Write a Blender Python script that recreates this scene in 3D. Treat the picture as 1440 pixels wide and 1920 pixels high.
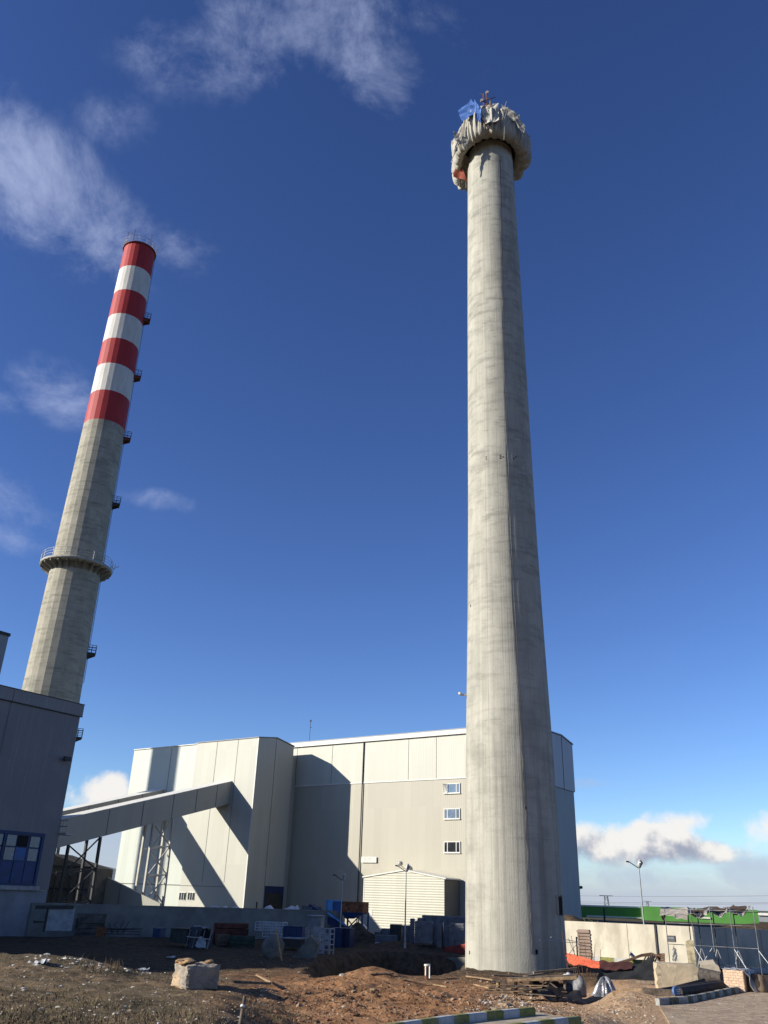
import bpy, bmesh, math, random
import numpy as np
from mathutils import Vector
random.seed(7)
RNG = np.random.default_rng(11)
for o in list(bpy.data.objects): bpy.data.objects.remove(o)
SC = bpy.context.scene
COL = SC.collection

# ---------------------------------------------------------------- camera
F = 1553.0; EYE = 4.1                       # focal length in pixels of a 1440 x 1920 frame, eye height over the yard
_u = np.array([112, 3337, -F]); _u /= np.linalg.norm(_u)
_f = np.array([0, 0, -1.0]); _y = _f - _u * _f.dot(_u); _y /= np.linalg.norm(_y); _x = np.cross(_y, _u)
RM = np.array([_x, _y, _u]); CP = np.array([0, 0, EYE])
cam = bpy.data.cameras.new('camera'); co = bpy.data.objects.new('camera', cam); COL.objects.link(co)
from mathutils import Matrix
mw = Matrix([list(RM[i]) + [CP[i]] for i in range(3)] + [[0, 0, 0, 1]])
co.matrix_world = mw
cam.sensor_fit = 'VERTICAL'; cam.sensor_height = 36.0; cam.sensor_width = 27.0
cam.lens = F / 1920 * 36.0; cam.clip_start = 0.2; cam.clip_end = 20000
SC.camera = co

def ray(x, y): return RM @ np.array([x - 720, 960 - y, -F])
def atz(x, y, z): d = ray(x, y); return CP + d * (z - EYE) / d[2]
def atD(x, y, D): d = ray(x, y); return CP + d * D / math.hypot(d[0], d[1])
def onp(x, y, p, n): d = ray(x, y); n = np.array(n, float); return CP + d * ((np.array(p) - CP).dot(n)) / d.dot(n)
def azel(x, y): d = ray(x, y); return math.atan2(d[0], d[1]), math.atan2(d[2], math.hypot(d[0], d[1]))

# ---------------------------------------------------------------- light
SUN_AZ, SUN_EL = 256.0, 21.5
sd = np.array([math.sin(math.radians(SUN_AZ)) * math.cos(math.radians(SUN_EL)), math.cos(math.radians(SUN_AZ)) * math.cos(math.radians(SUN_EL)), math.sin(math.radians(SUN_EL))])
sl = bpy.data.lights.new('sun', 'SUN'); so = bpy.data.objects.new('sun', sl); COL.objects.link(so)
sl.energy = 5.0; sl.angle = math.radians(0.5); sl.color = (1.0, 0.94, 0.825)
so.rotation_euler = Vector(sd).to_track_quat('Z', 'Y').to_euler()
SC.view_settings.view_transform = 'Standard'; SC.view_settings.look = 'None'
SC.view_settings.exposure = 0.72; SC.view_settings.gamma = 1.0
SC.cycles.max_bounces = 6; SC.cycles.transparent_max_bounces = 12; SC.cycles.volume_bounces = 0
SC.cycles.volume_step_rate = 4.0; SC.cycles.volume_max_steps = 64

W = bpy.data.worlds.new('World'); SC.world = W; W.use_nodes = True
nt = W.node_tree; nt.nodes.clear()
class NG:
    def __init__(s, nt): s.nt = nt
    def n(s, t, ins=None, **kw):
        nd = s.nt.nodes.new(t)
        for k, v in kw.items(): setattr(nd, k, v)
        for k, v in (ins or {}).items():
            if isinstance(v, bpy.types.NodeSocket): s.nt.links.new(v, nd.inputs[k])
            else: nd.inputs[k].default_value = v
        return nd
    def m(s, op, a, b=0.0, c=0.0, clamp=False):
        return s.n('ShaderNodeMath', {0: a, 1: b, 2: c}, operation=op, use_clamp=clamp).outputs[0]
    def vm(s, op, a, b=(0, 0, 0)):
        nd = s.n('ShaderNodeVectorMath', {0: a, 1: b}, operation=op)
        return nd.outputs[1] if op in ('DOT_PRODUCT', 'LENGTH') else nd.outputs[0]
    def ramp(s, f, a, b, c=0.0, d=1.0, smooth=True):
        return s.n('ShaderNodeMapRange', {0: f, 1: a, 2: b, 3: c, 4: d}, interpolation_type='SMOOTHSTEP' if smooth else 'LINEAR').outputs[0]
    def noise(s, vec, scale, detail=4, rough=0.55, dist=0.0):
        return s.n('ShaderNodeTexNoise', {'Vector': vec, 'Scale': scale, 'Detail': detail, 'Roughness': rough, 'Distortion': dist}).outputs[0]
    def mix(s, f, a, b, mode='MIX'):
        nd = s.n('ShaderNodeMix', {0: f, 6: a, 7: b}, data_type='RGBA', blend_type=mode); return nd.outputs[2]
g_ = NG(nt)
sky = g_.n('ShaderNodeTexSky', sky_type='NISHITA', sun_disc=False, sun_elevation=math.radians(SUN_EL), sun_rotation=math.radians(SUN_AZ), altitude=1000.0, air_density=1.0, dust_density=0.25, ozone_density=4.0)
gm = g_.n('ShaderNodeGamma', {'Color': sky.outputs[0], 'Gamma': 1.2})
hs = g_.n('ShaderNodeHueSaturation', {'Hue': 0.5112, 'Saturation': 1.05, 'Value': 1.0, 'Color': gm.outputs[0]})
bg = g_.n('ShaderNodeBackground', {'Color': hs.outputs[0], 'Strength': 0.071})
dirv = g_.n('ShaderNodeTexCoord').outputs['Generated']
dirv = g_.vm('NORMALIZE', dirv)
def blobs(lst, k=1.0):
    tot = None
    lst = [(x, y, sx * k, sy * k, r, s) for x, y, sx, sy, r, s in lst]
    for (x, y, sx, sy, rot, s) in lst:
        az, el = azel(x, y)
        c = np.array([math.sin(az) * math.cos(el), math.cos(az) * math.cos(el), math.sin(el)])
        r = np.array([math.cos(az), -math.sin(az), 0.0]); up = np.cross(r, c)
        a = math.radians(rot); r2 = r * math.cos(a) + up * math.sin(a); u2 = -r * math.sin(a) + up * math.cos(a)
        A = g_.vm('DOT_PRODUCT', dirv, tuple(r2 / (sx / 1650.0))); B = g_.vm('DOT_PRODUCT', dirv, tuple(u2 / (sy / 1650.0)))
        e = g_.m('ADD', g_.m('MULTIPLY', A, A), g_.m('MULTIPLY', B, B))
        b = g_.m('MULTIPLY', g_.m('SUBTRACT', 1.0, e, clamp=True), s)
        tot = b if tot is None else g_.m('MAXIMUM', tot, b)
    return tot
wisps = blobs([(450, 60, 200, 95, 25, 1.1), (590, 5, 300, 75, 5, 1.0), (690, 95, 130, 100, -35, 1.1), (735, 160, 80, 75, 0, .8),
               (40, 330, 210, 110, -25, 1.15), (150, 390, 170, 90, -35, 1.0), (215, 225, 70, 55, 20, .6), (300, 455, 120, 48, -8, .7), (262, 425, 40, 60, 25, .75), (380, 460, 70, 30, 0, .45), (120, 440, 120, 50, -10, .7),
               (110, 735, 95, 62, -10, .95), (-5, 750, 50, 32, 0, .7), (10, 930, 120, 55, -15, 1.15), (10, 1005, 80, 40, 0, 1.0),
               (295, 940, 90, 26, 0, .9), (330, 725, 40, 18, 0, .4), (880, 135, 70, 40, 0, .3), (1420, 1252, 60, 22, 0, .4), (480, 808, 40, 16, 0, .25)], 1.3)
n0 = g_.noise(dirv, 3.6, 3, 0.5, 0.1)
n1 = g_.noise(g_.vm('ADD', dirv, (0.37, 0.11, 0.0)), 9.0, 12, 0.66, 0.25)
n2 = g_.noise(dirv, 17.0, 4, 0.6, 0.3)
nz = g_.m('ADD', g_.m('MULTIPLY', g_.m('SUBTRACT', n1, 0.5), 3.4), g_.m('MULTIPLY', g_.m('SUBTRACT', n0, 0.5), 1.2))
wf = g_.ramp(g_.m('ADD', g_.m('MULTIPLY', wisps, 0.85), nz), 0.28, 1.9, smooth=True)
wf = g_.m('MULTIPLY', wf, g_.ramp(wisps, 0.0, 0.8, 0.0, 0.72))
cum = blobs([(1120, 1582, 95, 38, 0, 1.2), (1225, 1580, 105, 34, 0, 1.25), (1310, 1594, 120, 22, 0, 1.1), (1285, 1545, 70, 30, 0, .75), (1380, 1590, 60, 22, 0, .8), (1435, 1555, 60, 34, 0, .9),
             (205, 1482, 60, 30, 8, 1.0), (60,1480,100,30,0,.8)], 1.28)
bank = blobs([(1180, 1650, 170, 42, 0, .95), (1420, 1650, 150, 55, 0, 1.0), (180, 1600, 220, 75, 0, 1.2), (1300, 1690, 300, 36, 0, 1.2), (1100,1470,90,14,0,.5)])
c1 = g_.noise(dirv, 19.0, 10, 0.60, 0.1)
shift = g_.vm('ADD', dirv, (-0.012, 0.0, 0.016))
c2 = g_.noise(shift, 19.0, 8, 0.58, 0.1)
cn = g_.m('MULTIPLY', g_.m('SUBTRACT', c1, 0.5), 2.6)
cf = g_.ramp(g_.m('ADD', cum, cn), 0.22, 0.95)
cf = g_.m('MULTIPLY', cf, g_.ramp(cum, 0.0, 0.22, 0.0, 0.97))
bf = g_.ramp(g_.m('ADD', bank, g_.m('MULTIPLY', g_.m('SUBTRACT', n2, 0.5), 1.6)), 0.1, 1.1)
bf = g_.m('MULTIPLY', bf, g_.ramp(bank, 0.0, 0.4, 0.0, 0.8))
bf = g_.m('MAXIMUM', bf, g_.ramp(g_.m('ADD', g_.n('ShaderNodeSeparateXYZ', {0: dirv}).outputs[2], g_.m('MULTIPLY', g_.m('SUBTRACT', g_.noise(g_.vm('MULTIPLY', dirv, (1, 1, 4)), 7.0, 6, .6), .5), .06)), 0.075, 0.005, 0.0, 0.88))
lit = g_.ramp(g_.m('ADD', g_.m('SUBTRACT', c1, c2), g_.m('MULTIPLY', g_.m('SUBTRACT', g_.n('ShaderNodeSeparateXYZ', {0: dirv}).outputs[2], 0.052), 7.0)), -0.16, 0.14)
ccol = g_.mix(lit, (0.36, 0.39, 0.50, 1), (0.95, 0.92, 0.88, 1))
s1 = g_.n('ShaderNodeBackground', {'Color': (0.52, 0.60, 0.86, 1), 'Strength': 0.60})
s2 = g_.n('ShaderNodeBackground', {'Color': ccol, 'Strength': 0.60})
s3 = g_.n('ShaderNodeBackground', {'Color': (0.47, 0.53, 0.68, 1), 'Strength': 0.60})
m1 = g_.n('ShaderNodeMixShader', {0: wf, 1: bg.outputs[0], 2: s1.outputs[0]})
m2 = g_.n('ShaderNodeMixShader', {0: bf, 1: m1.outputs[0], 2: s3.outputs[0]})
m3 = g_.n('ShaderNodeMixShader', {0: cf, 1: m2.outputs[0], 2: s2.outputs[0]})
wo = g_.n('ShaderNodeOutputWorld'); nt.links.new(m3.outputs[0], wo.inputs[0])

# ---------------------------------------------------------------- materials
MATS = {}
def mat(name, col, rough=0.8, metal=0.0, var=0.18, scale=1.5, stretch=(1, 1, 1), bump=0.0, bscale=8.0, alpha=1.0, spec=0.3, dirt=None, dscale=0.6, damt=0.5, trans=0.0):
    if name in MATS: return MATS[name]
    col = tuple(c * .72 for c in col)
    m = bpy.data.materials.new(name); m.use_nodes = True; t = m.node_tree; t.nodes.clear(); g = NG(t)
    tc = g.n('ShaderNodeTexCoord').outputs['Object']
    v = g.vm('MULTIPLY', tc, stretch)
    nn = g.noise(v, scale, 5, 0.6)
    c = (*col, 1); d = tuple(x * (1 - var * 1.6) for x in col) + (1,); l = tuple(min(1, x * (1 + var)) for x in col) + (1,)
    cc = g.mix(g.ramp(nn, 0.3, 0.7), d, l)
    if dirt:
        cc = g.mix(g.m('MULTIPLY', g.ramp(g.noise(v, dscale, 6, 0.65, 0.3), 0.48, 0.68), damt), cc, (*dirt, 1))
    ins = {'Base Color': cc, 'Roughness': g.ramp(nn, 0.2, 0.8, max(0.05, rough - 0.08), min(1, rough + 0.08)), 'Metallic': metal, 'Specular IOR Level': spec, 'Alpha': alpha}
    if trans: ins['Transmission Weight'] = trans
    if bump:
        b = g.n('ShaderNodeBump', {'Strength': bump, 'Distance': 0.05, 'Height': g.noise(tc, bscale, 5, 0.6)})
        ins['Normal'] = b.outputs[0]
    p = g.n('ShaderNodeBsdfPrincipled', ins); o = g.n('ShaderNodeOutputMaterial'); t.links.new(p.outputs[0], o.inputs[0])
    MATS[name] = m; return m

def panel_mat(name, col, seam=None, rough=0.55, ribs=0.0, hribs=0.0, dirt=(0.35, 0.33, 0.28)):
    """coated metal cladding: faint vertical micro-ribs, slight panel-to-panel tone change, rain streaks"""
    if name in MATS: return MATS[name]
    col = tuple(c * .68 for c in col)
    m = bpy.data.materials.new(name); m.use_nodes = True; t = m.node_tree; t.nodes.clear(); g = NG(t)
    tc = g.n('ShaderNodeTexCoord').outputs['Object']
    a = math.radians(34)
    s = g.vm('DOT_PRODUCT', tc, (math.cos(a), -math.sin(a), 0)); d = g.vm('DOT_PRODUCT', tc, (math.sin(a), math.cos(a), 0))
    z = g.n('ShaderNodeSeparateXYZ', {0: tc}).outputs[2]
    sd_ = g.m('ADD', s, d)
    vec = g.n('ShaderNodeCombineXYZ', {0: s, 1: d, 2: z}).outputs[0]
    pid = g.m('FLOOR', g.m('DIVIDE', sd_, 1.1))
    pn = g.n('ShaderNodeTexWhiteNoise', {'W': g.m('ADD', pid, g.m('MULTIPLY', g.m('FLOOR', g.m('DIVIDE', z, 7.3)), 17.0))}, noise_dimensions='1D').outputs[0]
    streak = g.noise(g.vm('MULTIPLY', vec, (2.2, 2.2, 0.10)), 1.0, 6, 0.65)
    blot = g.noise(vec, 0.22, 4, 0.6)
    c = g.mix(g.ramp(pn, 0, 1, 0.0, 1.0), tuple(x * 0.955 for x in col) + (1,), tuple(x * 1.02 for x in col) + (1,))
    c = g.mix(g.m('MULTIPLY', g.ramp(streak, 0.50, 0.75), 0.22), c, (*dirt, 1))
    c = g.mix(g.m('MULTIPLY', g.ramp(blot, 0.45, 0.7), 0.12), c, (*dirt, 1))
    fr = g.m('FRACT', g.m('DIVIDE', sd_, 1.1))
    joint = g.m('LESS_THAN', fr, 0.02)
    c = g.mix(g.m('MULTIPLY', joint, 0.22), c, (*[x * 0.5 for x in col], 1))
    h = g.m('SINE', g.m('MULTIPLY', sd_, 2 * math.pi / 0.275)) if not hribs else g.m('SINE', g.m('MULTIPLY', z, 2 * math.pi / hribs))
    h2 = g.m('ADD', g.m('MULTIPLY', h, 0.6 if not hribs else 1.0), g.m('MULTIPLY', g.noise(vec, 0.9, 3), 2.2))
    b = g.n('ShaderNodeBump', {'Strength': 0.22 if not hribs else 0.35, 'Distance': 0.02 if not hribs else 0.05, 'Height': h2})
    p = g.n('ShaderNodeBsdfPrincipled', {'Base Color': c, 'Roughness': rough, 'Specular IOR Level': 0.35, 'Normal': b.outputs[0]})
    o = g.n('ShaderNodeOutputMaterial'); t.links.new(p.outputs[0], o.inputs[0]); MATS[name] = m; return m

def shaft_mat(name, base, dark, lines, lift, paint=None, streaky=1.0):
    """slip-formed concrete: pour rings, vertical board lines, run-off streaks; optional paint colour over it"""
    base = tuple(c * .70 for c in base); dark = tuple(c * .70 for c in dark); paint = paint and tuple(c * .72 for c in paint)
    m = bpy.data.materials.new(name); m.use_nodes = True; t = m.node_tree; t.nodes.clear(); g = NG(t)
    tc = g.n('ShaderNodeTexCoord').outputs['Object']; sp = g.n('ShaderNodeSeparateXYZ', {0: tc})
    x, y, z = sp.outputs
    ang = g.m('ARCTAN2', y, x)
    cx = g.m('COSINE', ang); sx = g.m('SINE', ang)
    def cyl(ka, kz): return g.n('ShaderNodeCombineXYZ', {0: g.m('MULTIPLY', cx, ka), 1: g.m('MULTIPLY', sx, ka), 2: g.m('MULTIPLY', z, kz)}).outputs[0]
    streak = g.noise(cyl(7.0, 0.05), 1.0, 7, 0.6)
    fine = g.noise(cyl(34.0, 0.05), 1.0, 4, 0.6)
    ring = g.noise(cyl(0.8, 0.42), 1.0, 7, 0.65)
    blotch = g.noise(cyl(2.4, 0.22), 1.0, 7, 0.65, 0.2)
    grain = g.noise(cyl(30, 8.0), 1.0, 4, 0.6)
    low = g.ramp(z, 2.0, 40.0, 1.0, 0.0)
    c = g.mix(g.ramp(blotch, 0.3, 0.7), tuple(v * 0.82 for v in base) + (1,), tuple(min(1, v * 1.12) for v in base) + (1,))
    c = g.mix(g.m('MULTIPLY', g.ramp(ring, 0.48, 0.72), 0.42), c, (*dark, 1))
    ring2 = g.noise(cyl(1.1, 1.6), 1.0, 6, 0.7)
    c = g.mix(g.m('MULTIPLY', g.ramp(ring2, 0.48, 0.66), g.m('ADD', 0.14, g.m('MULTIPLY', g.m('SUBTRACT', 1.0, low), 0.40))), c, (*dark, 1))
    big = g.noise(cyl(0.25, 0.075), 1.0, 3, 0.5)
    c = g.mix(g.ramp(big, 0.35, 0.65, 0.0, 0.18), c, tuple(v * 0.62 for v in base) + (1,))
    c = g.mix(g.m('MULTIPLY', g.ramp(streak, 0.50, 0.68), g.m('ADD', g.m('MULTIPLY', low, 0.40 * streaky), 0.04)), c, (*dark, 1))
    c = g.mix(g.m('MULTIPLY', g.ramp(fine, 0.55, 0.72), g.m('MULTIPLY', low, 0.35 * streaky)), c, tuple(v * 0.8 for v in dark) + (1,))
    c = g.mix(g.m('MULTIPLY', g.ramp(g.noise(cyl(7.0, 0.06), 1.7, 5, 0.6), 0.60, 0.75), 0.20), c, tuple(min(1, v * 1.45) for v in base) + (1,))
    c = g.mix(g.m('MULTIPLY', g.ramp(grain, 0.35, 0.7), 0.10), c, (*dark, 1))
    # vertical form-joint lines, unevenly placed
    aw = g.m('ADD', g.m('DIVIDE', ang, 2 * math.pi), g.m('MULTIPLY', g.m('SINE', g.m('MULTIPLY', ang, 5.0)), 0.006))
    fr = g.m('ABSOLUTE', g.m('SUBTRACT', g.m('FRACT', g.m('MULTIPLY', aw, lines)), 0.5))
    ln = g.m('LESS_THAN', fr, 0.010 * lines / 16.0)
    c = g.mix(g.m('MULTIPLY', ln, g.ramp(g.noise(cyl(3, 0.3), 1.0, 3), 0.35, 0.6, 0.05, 0.45)), c, tuple(v * 0.55 for v in dark) + (1,))
    lf = g.m('LESS_THAN', g.m('FRACT', g.m('ADD', g.m('DIVIDE', z, lift), g.m('MULTIPLY', blotch, 0.03))), 0.045)
    c = g.mix(g.m('MULTIPLY', lf, g.ramp(ring, 0.45, 0.65, 0.0, 0.22)), c, tuple(v * 0.7 for v in dark) + (1,))
    if paint is not None:
        pc = g.mix(g.ramp(blotch, 0.3, 0.7), tuple(v * 0.86 for v in paint) + (1,), tuple(min(1, v * 1.05) for v in paint) + (1,))
        pc = g.mix(g.m('MULTIPLY', g.ramp(streak, 0.5, 0.75), 0.16), pc, (0.10, 0.09, 0.08, 1))
        c = g.mix(g.m('MULTIPLY', ln, 0.4), pc, (0.12, 0.10, 0.09, 1))
    b = g.n('ShaderNodeBump', {'Strength': 0.45, 'Distance': 0.03, 'Height': g.m('ADD', g.m('ADD', grain, g.m('MULTIPLY', fine, 1.4)), g.m('MULTIPLY', ring, 1.5))})
    p = g.n('ShaderNodeBsdfPrincipled', {'Base Color': c, 'Roughness': 0.85 if paint is None else 0.6, 'Specular IOR Level': 0.25, 'Normal': b.outputs[0]})
    o = g.n('ShaderNodeOutputMaterial'); t.links.new(p.outputs[0], o.inputs[0]); MATS[name] = m; return m

# ---------------------------------------------------------------- mesh helpers
GA = math.radians(34)
GW = np.array([math.cos(GA), -math.sin(GA), 0.0]); GG = np.array([math.sin(GA), math.cos(GA), 0.0]); UP = np.array([0, 0, 1.0])
def V(*a): return np.array(a, float)
class MB:
    def __init__(s): s.v = []; s.f = []; s.mi = []; s.sm = []
    def add(s, vs, fs, mi=0, sm=False):
        b = len(s.v); s.v += [tuple(map(float, p)) for p in vs]
        for f in fs: s.f.append([b + i for i in f]); s.mi.append(mi); s.sm.append(sm)
        return s
    def box(s, o, u, v, w, mi=0):
        o = np.array(o, float); u, v, w = map(np.array, (u, v, w))
        P = [o, o + u, o + u + v, o + v]; P += [p + w for p in P]
        return s.add(P, [(3, 2, 1, 0), (4, 5, 6, 7), (0, 1, 5, 4), (1, 2, 6, 5), (2, 3, 7, 6), (3, 0, 4, 7)], mi)
    def gb(s, o, a0, a1, b0, b1, z0, z1, mi=0, ang=None):
        w, g = (GW, GG) if ang is None else frame(ang)
        o = np.array([o[0], o[1], 0.0]) + w * a0 + g * b0 + UP * z0
        return s.box(o, w * (a1 - a0), g * (b1 - b0), UP * (z1 - z0), mi)
    def bar(s, p, q, w, h=None, mi=0, up=None):
        p = np.array(p, float); q = np.array(q, float); h = w if h is None else h
        d = q - p; L = np.linalg.norm(d)
        if L < 1e-6: return s
        d /= L; up = UP if up is None else np.array(up, float)
        if abs(d.dot(up)) > 0.98: up = V(0.83, -0.56, 0)
        r = np.cross(d, up); r /= np.linalg.norm(r); u2 = np.cross(r, d)
        return s.box(p - r * w / 2 - u2 * h / 2, d * L, r * w, u2 * h, mi)
    def tube(s, p, q, r, n=8, mi=0, r2=None, caps=True):
        p = np.array(p, float); q = np.array(q, float); r2 = r if r2 is None else r2
        d = q - p; L = np.linalg.norm(d)
        if L < 1e-6: return s
        d /= L; a = V(0, 0, 1) if abs(d[2]) < 0.9 else V(1, 0, 0)
        x = np.cross(d, a); x /= np.linalg.norm(x); y = np.cross(d, x)
        P = [p + (x * math.cos(t) + y * math.sin(t)) * r for t in [2 * math.pi * i / n for i in range(n)]]
        P += [q + (x * math.cos(t) + y * math.sin(t)) * r2 for t in [2 * math.pi * i / n for i in range(n)]]
        fs = [(i, (i + 1) % n, n + (i + 1) % n, n + i) for i in range(n)]
        s.add(P, fs, mi, True)
        if caps: s.add(P[:n], [tuple(range(n))[::-1]], mi); s.add(P[n:], [tuple(range(n))], mi)
        return s
    def path(s, pts, r, n=6, mi=0):
        for a, b in zip(pts[:-1], pts[1:]): s.tube(a, b, r, n, mi, caps=False)
        return s
    def lathe(s, c, prof, n=48, mi=0, sm=True, fn=None, ph=0.0, close=False):
        P = []
        for (r, z) in prof:
            for i in range(n):
                t = 2 * math.pi * i / n + ph
                rr, zz = (r, z) if fn is None else fn(r, z, t)
                P.append((c[0] + rr * math.cos(t), c[1] + rr * math.sin(t), c[2] + zz))
        fs = []; k = len(prof)
        for j in range(k - 1 + (1 if close else 0)):
            a = j * n; b = ((j + 1) % k) * n
            for i in range(n): fs.append((a + i, a + (i + 1) % n, b + (i + 1) % n, b + i))
        return s.add(P, fs, mi, sm)
    def prism(s, pts, vec, mi=0):
        pts = [np.array(p, float) for p in pts]; vec = np.array(vec, float); n = len(pts)
        return s.add(pts + [p + vec for p in pts], [tuple(range(n))[::-1], tuple(range(n, 2 * n))] + [(i, (i + 1) % n, n + (i + 1) % n, n + i) for i in range(n)], mi)
    def lump(s, c, sx, sy, sz, seed=0, n=2, rough=0.25, mi=0, flat=False, cut=None, sm=False):
        bm = bmesh.new(); bmesh.ops.create_icosphere(bm, subdivisions=n, radius=1.0)
        rr = random.Random(seed); ph = [(rr.uniform(1.2, 4.5), rr.uniform(1.2, 4.5), rr.uniform(1.2, 4.5), rr.uniform(0, 6), rr.uniform(.4, 1)) for _ in range(7)]
        vs = []
        for v in bm.verts:
            p = v.co; k = sum(a[4] * math.sin(a[0] * p.x * 1.3 + a[3]) * math.sin(a[1] * p.y * 1.3 + a[3] * 2) * math.cos(a[2] * p.z * 1.3 + a[3]) for a in ph) / 2.2
            f = 1 + rough * k + rr.uniform(-1, 1) * rough * 0.25
            z = p.z * f
            if cut is not None: z = max(z, cut)
            vs.append((c[0] + p.x * f * sx, c[1] + p.y * f * sy, c[2] + z * sz))
        fs = [[v.index for v in f.verts] for f in bm.faces]; bm.free()
        return s.add(vs, fs, mi, sm)
    def build(s, name, mats, parent=None, loc=None, solid=0.0, fix=True):
        mats = mats if isinstance(mats, (list, tuple)) else [mats]
        off = V(0, 0, 0)
        if parent is not None:
            p = parent
            while p is not None: off = off + V(*p.location); p = p.parent
        elif loc is not None: off = V(*loc)
        me = bpy.data.meshes.new(name)
        me.from_pydata([tuple(np.array(v) - off) for v in s.v], [], s.f)
        for m in mats: me.materials.append(m)
        me.polygons.foreach_set('material_index', s.mi); me.polygons.foreach_set('use_smooth', s.sm)
        if fix and len(s.f) < 60000:
            bm = bmesh.new(); bm.from_mesh(me); bmesh.ops.recalc_face_normals(bm, faces=bm.faces); bm.to_mesh(me); bm.free()
        me.update()
        o = bpy.data.objects.new(name, me); COL.objects.link(o)
        if parent is not None: o.parent = parent
        elif loc is not None: o.location = tuple(off)
        return o
def frame(deg):
    a = math.radians(deg); return np.array([math.cos(a), -math.sin(a), 0.0]), np.array([math.sin(a), math.cos(a), 0.0])
def tag(o, label=None, cat=None, group=None, kind=None):
    if label: o['label'] = label
    if cat: o['category'] = cat
    if group: o['group'] = group
    if kind: o['kind'] = kind
    return o
def thing(name, loc, label, cat, group=None):
    o = bpy.data.objects.new(name, None); COL.objects.link(o); o.location = tuple(float(v) for v in loc); o.empty_display_size = 0.3
    return tag(o, label, cat, group)

# ---------------------------------------------------------------- terrain
def vnoise(x, y, seed=0):
    xi = np.floor(x).astype(np.int64); yi = np.floor(y).astype(np.int64); xf = x - xi; yf = y - yi
    def h(a, b):
        n = (a * 374761393 + b * 668265263 + seed * 1274126177) & 0x7fffffff
        n = ((n ^ (n >> 13)) * 1274126177) & 0x7fffffff
        return ((n ^ (n >> 16)) & 0xffff) / 65535.0
    u = xf * xf * (3 - 2 * xf); v = yf * yf * (3 - 2 * yf)
    return (h(xi, yi) * (1 - u) + h(xi + 1, yi) * u) * (1 - v) + (h(xi, yi + 1) * (1 - u) + h(xi + 1, yi + 1) * u) * v
def fbm(x, y, s, o=4, seed=0):
    t = 0; a = 1.0; w = 0
    for i in range(o): t = t + a * vnoise(x / s + 37 * i, y / s + 91 * i, seed + i); w += a; a *= 0.5; s *= 0.5
    return t / w - 0.5
def sstep(a, b, x): t = np.clip((x - a) / (b - a), 0, 1); return t * t * (3 - 2 * t)
TC = atD(968, 1815, 65.2)[:2]                      # centre of the concrete tower
KZ = 1.62; RZ = 1.22                               # levels of the near path and of the road on the right
ROADP = [atz(1236, 1886, RZ)[:2], atz(1300, 1882, RZ)[:2], atz(1350, 1871, RZ)[:2], atz(1400, 1861, RZ)[:2], atz(1447, 1855, RZ)[:2], atz(1600, 1840, RZ)[:2]]
PIT = [atz(590, 1832, .1)[:2], atz(700, 1818, .1)[:2], atz(800, 1824, .1)[:2], atz(860, 1815, .1)[:2], atz(878, 1790, .1)[:2], atz(830, 1787, .1)[:2], atz(720, 1781, .1)[:2], atz(640, 1788, .1)[:2], atz(585, 1806, .1)[:2]]
PIT2 = [atz(1122, 1832, .5)[:2], atz(1232, 1832, .5)[:2], atz(1236, 1808, .4)[:2], atz(1130, 1812, .4)[:2]]
def polydist(px, py, poly):
    """signed distance, negative inside"""
    d = np.full(px.shape, 1e9); inside = np.zeros(px.shape, bool); n = len(poly)
    for i in range(n):
        a = poly[i]; b = poly[(i + 1) % n]; e = b - a
        t = np.clip(((px - a[0]) * e[0] + (py - a[1]) * e[1]) / e.dot(e), 0, 1)
        d = np.minimum(d, np.hypot(px - a[0] - t * e[0], py - a[1] - t * e[1]))
        c = ((a[1] > py) != (b[1] > py)) & (px < (b[0] - a[0]) * (py - a[1]) / (b[1] - a[1] + 1e-12) + a[0]); inside ^= c
    return np.where(inside, -d, d)
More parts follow.
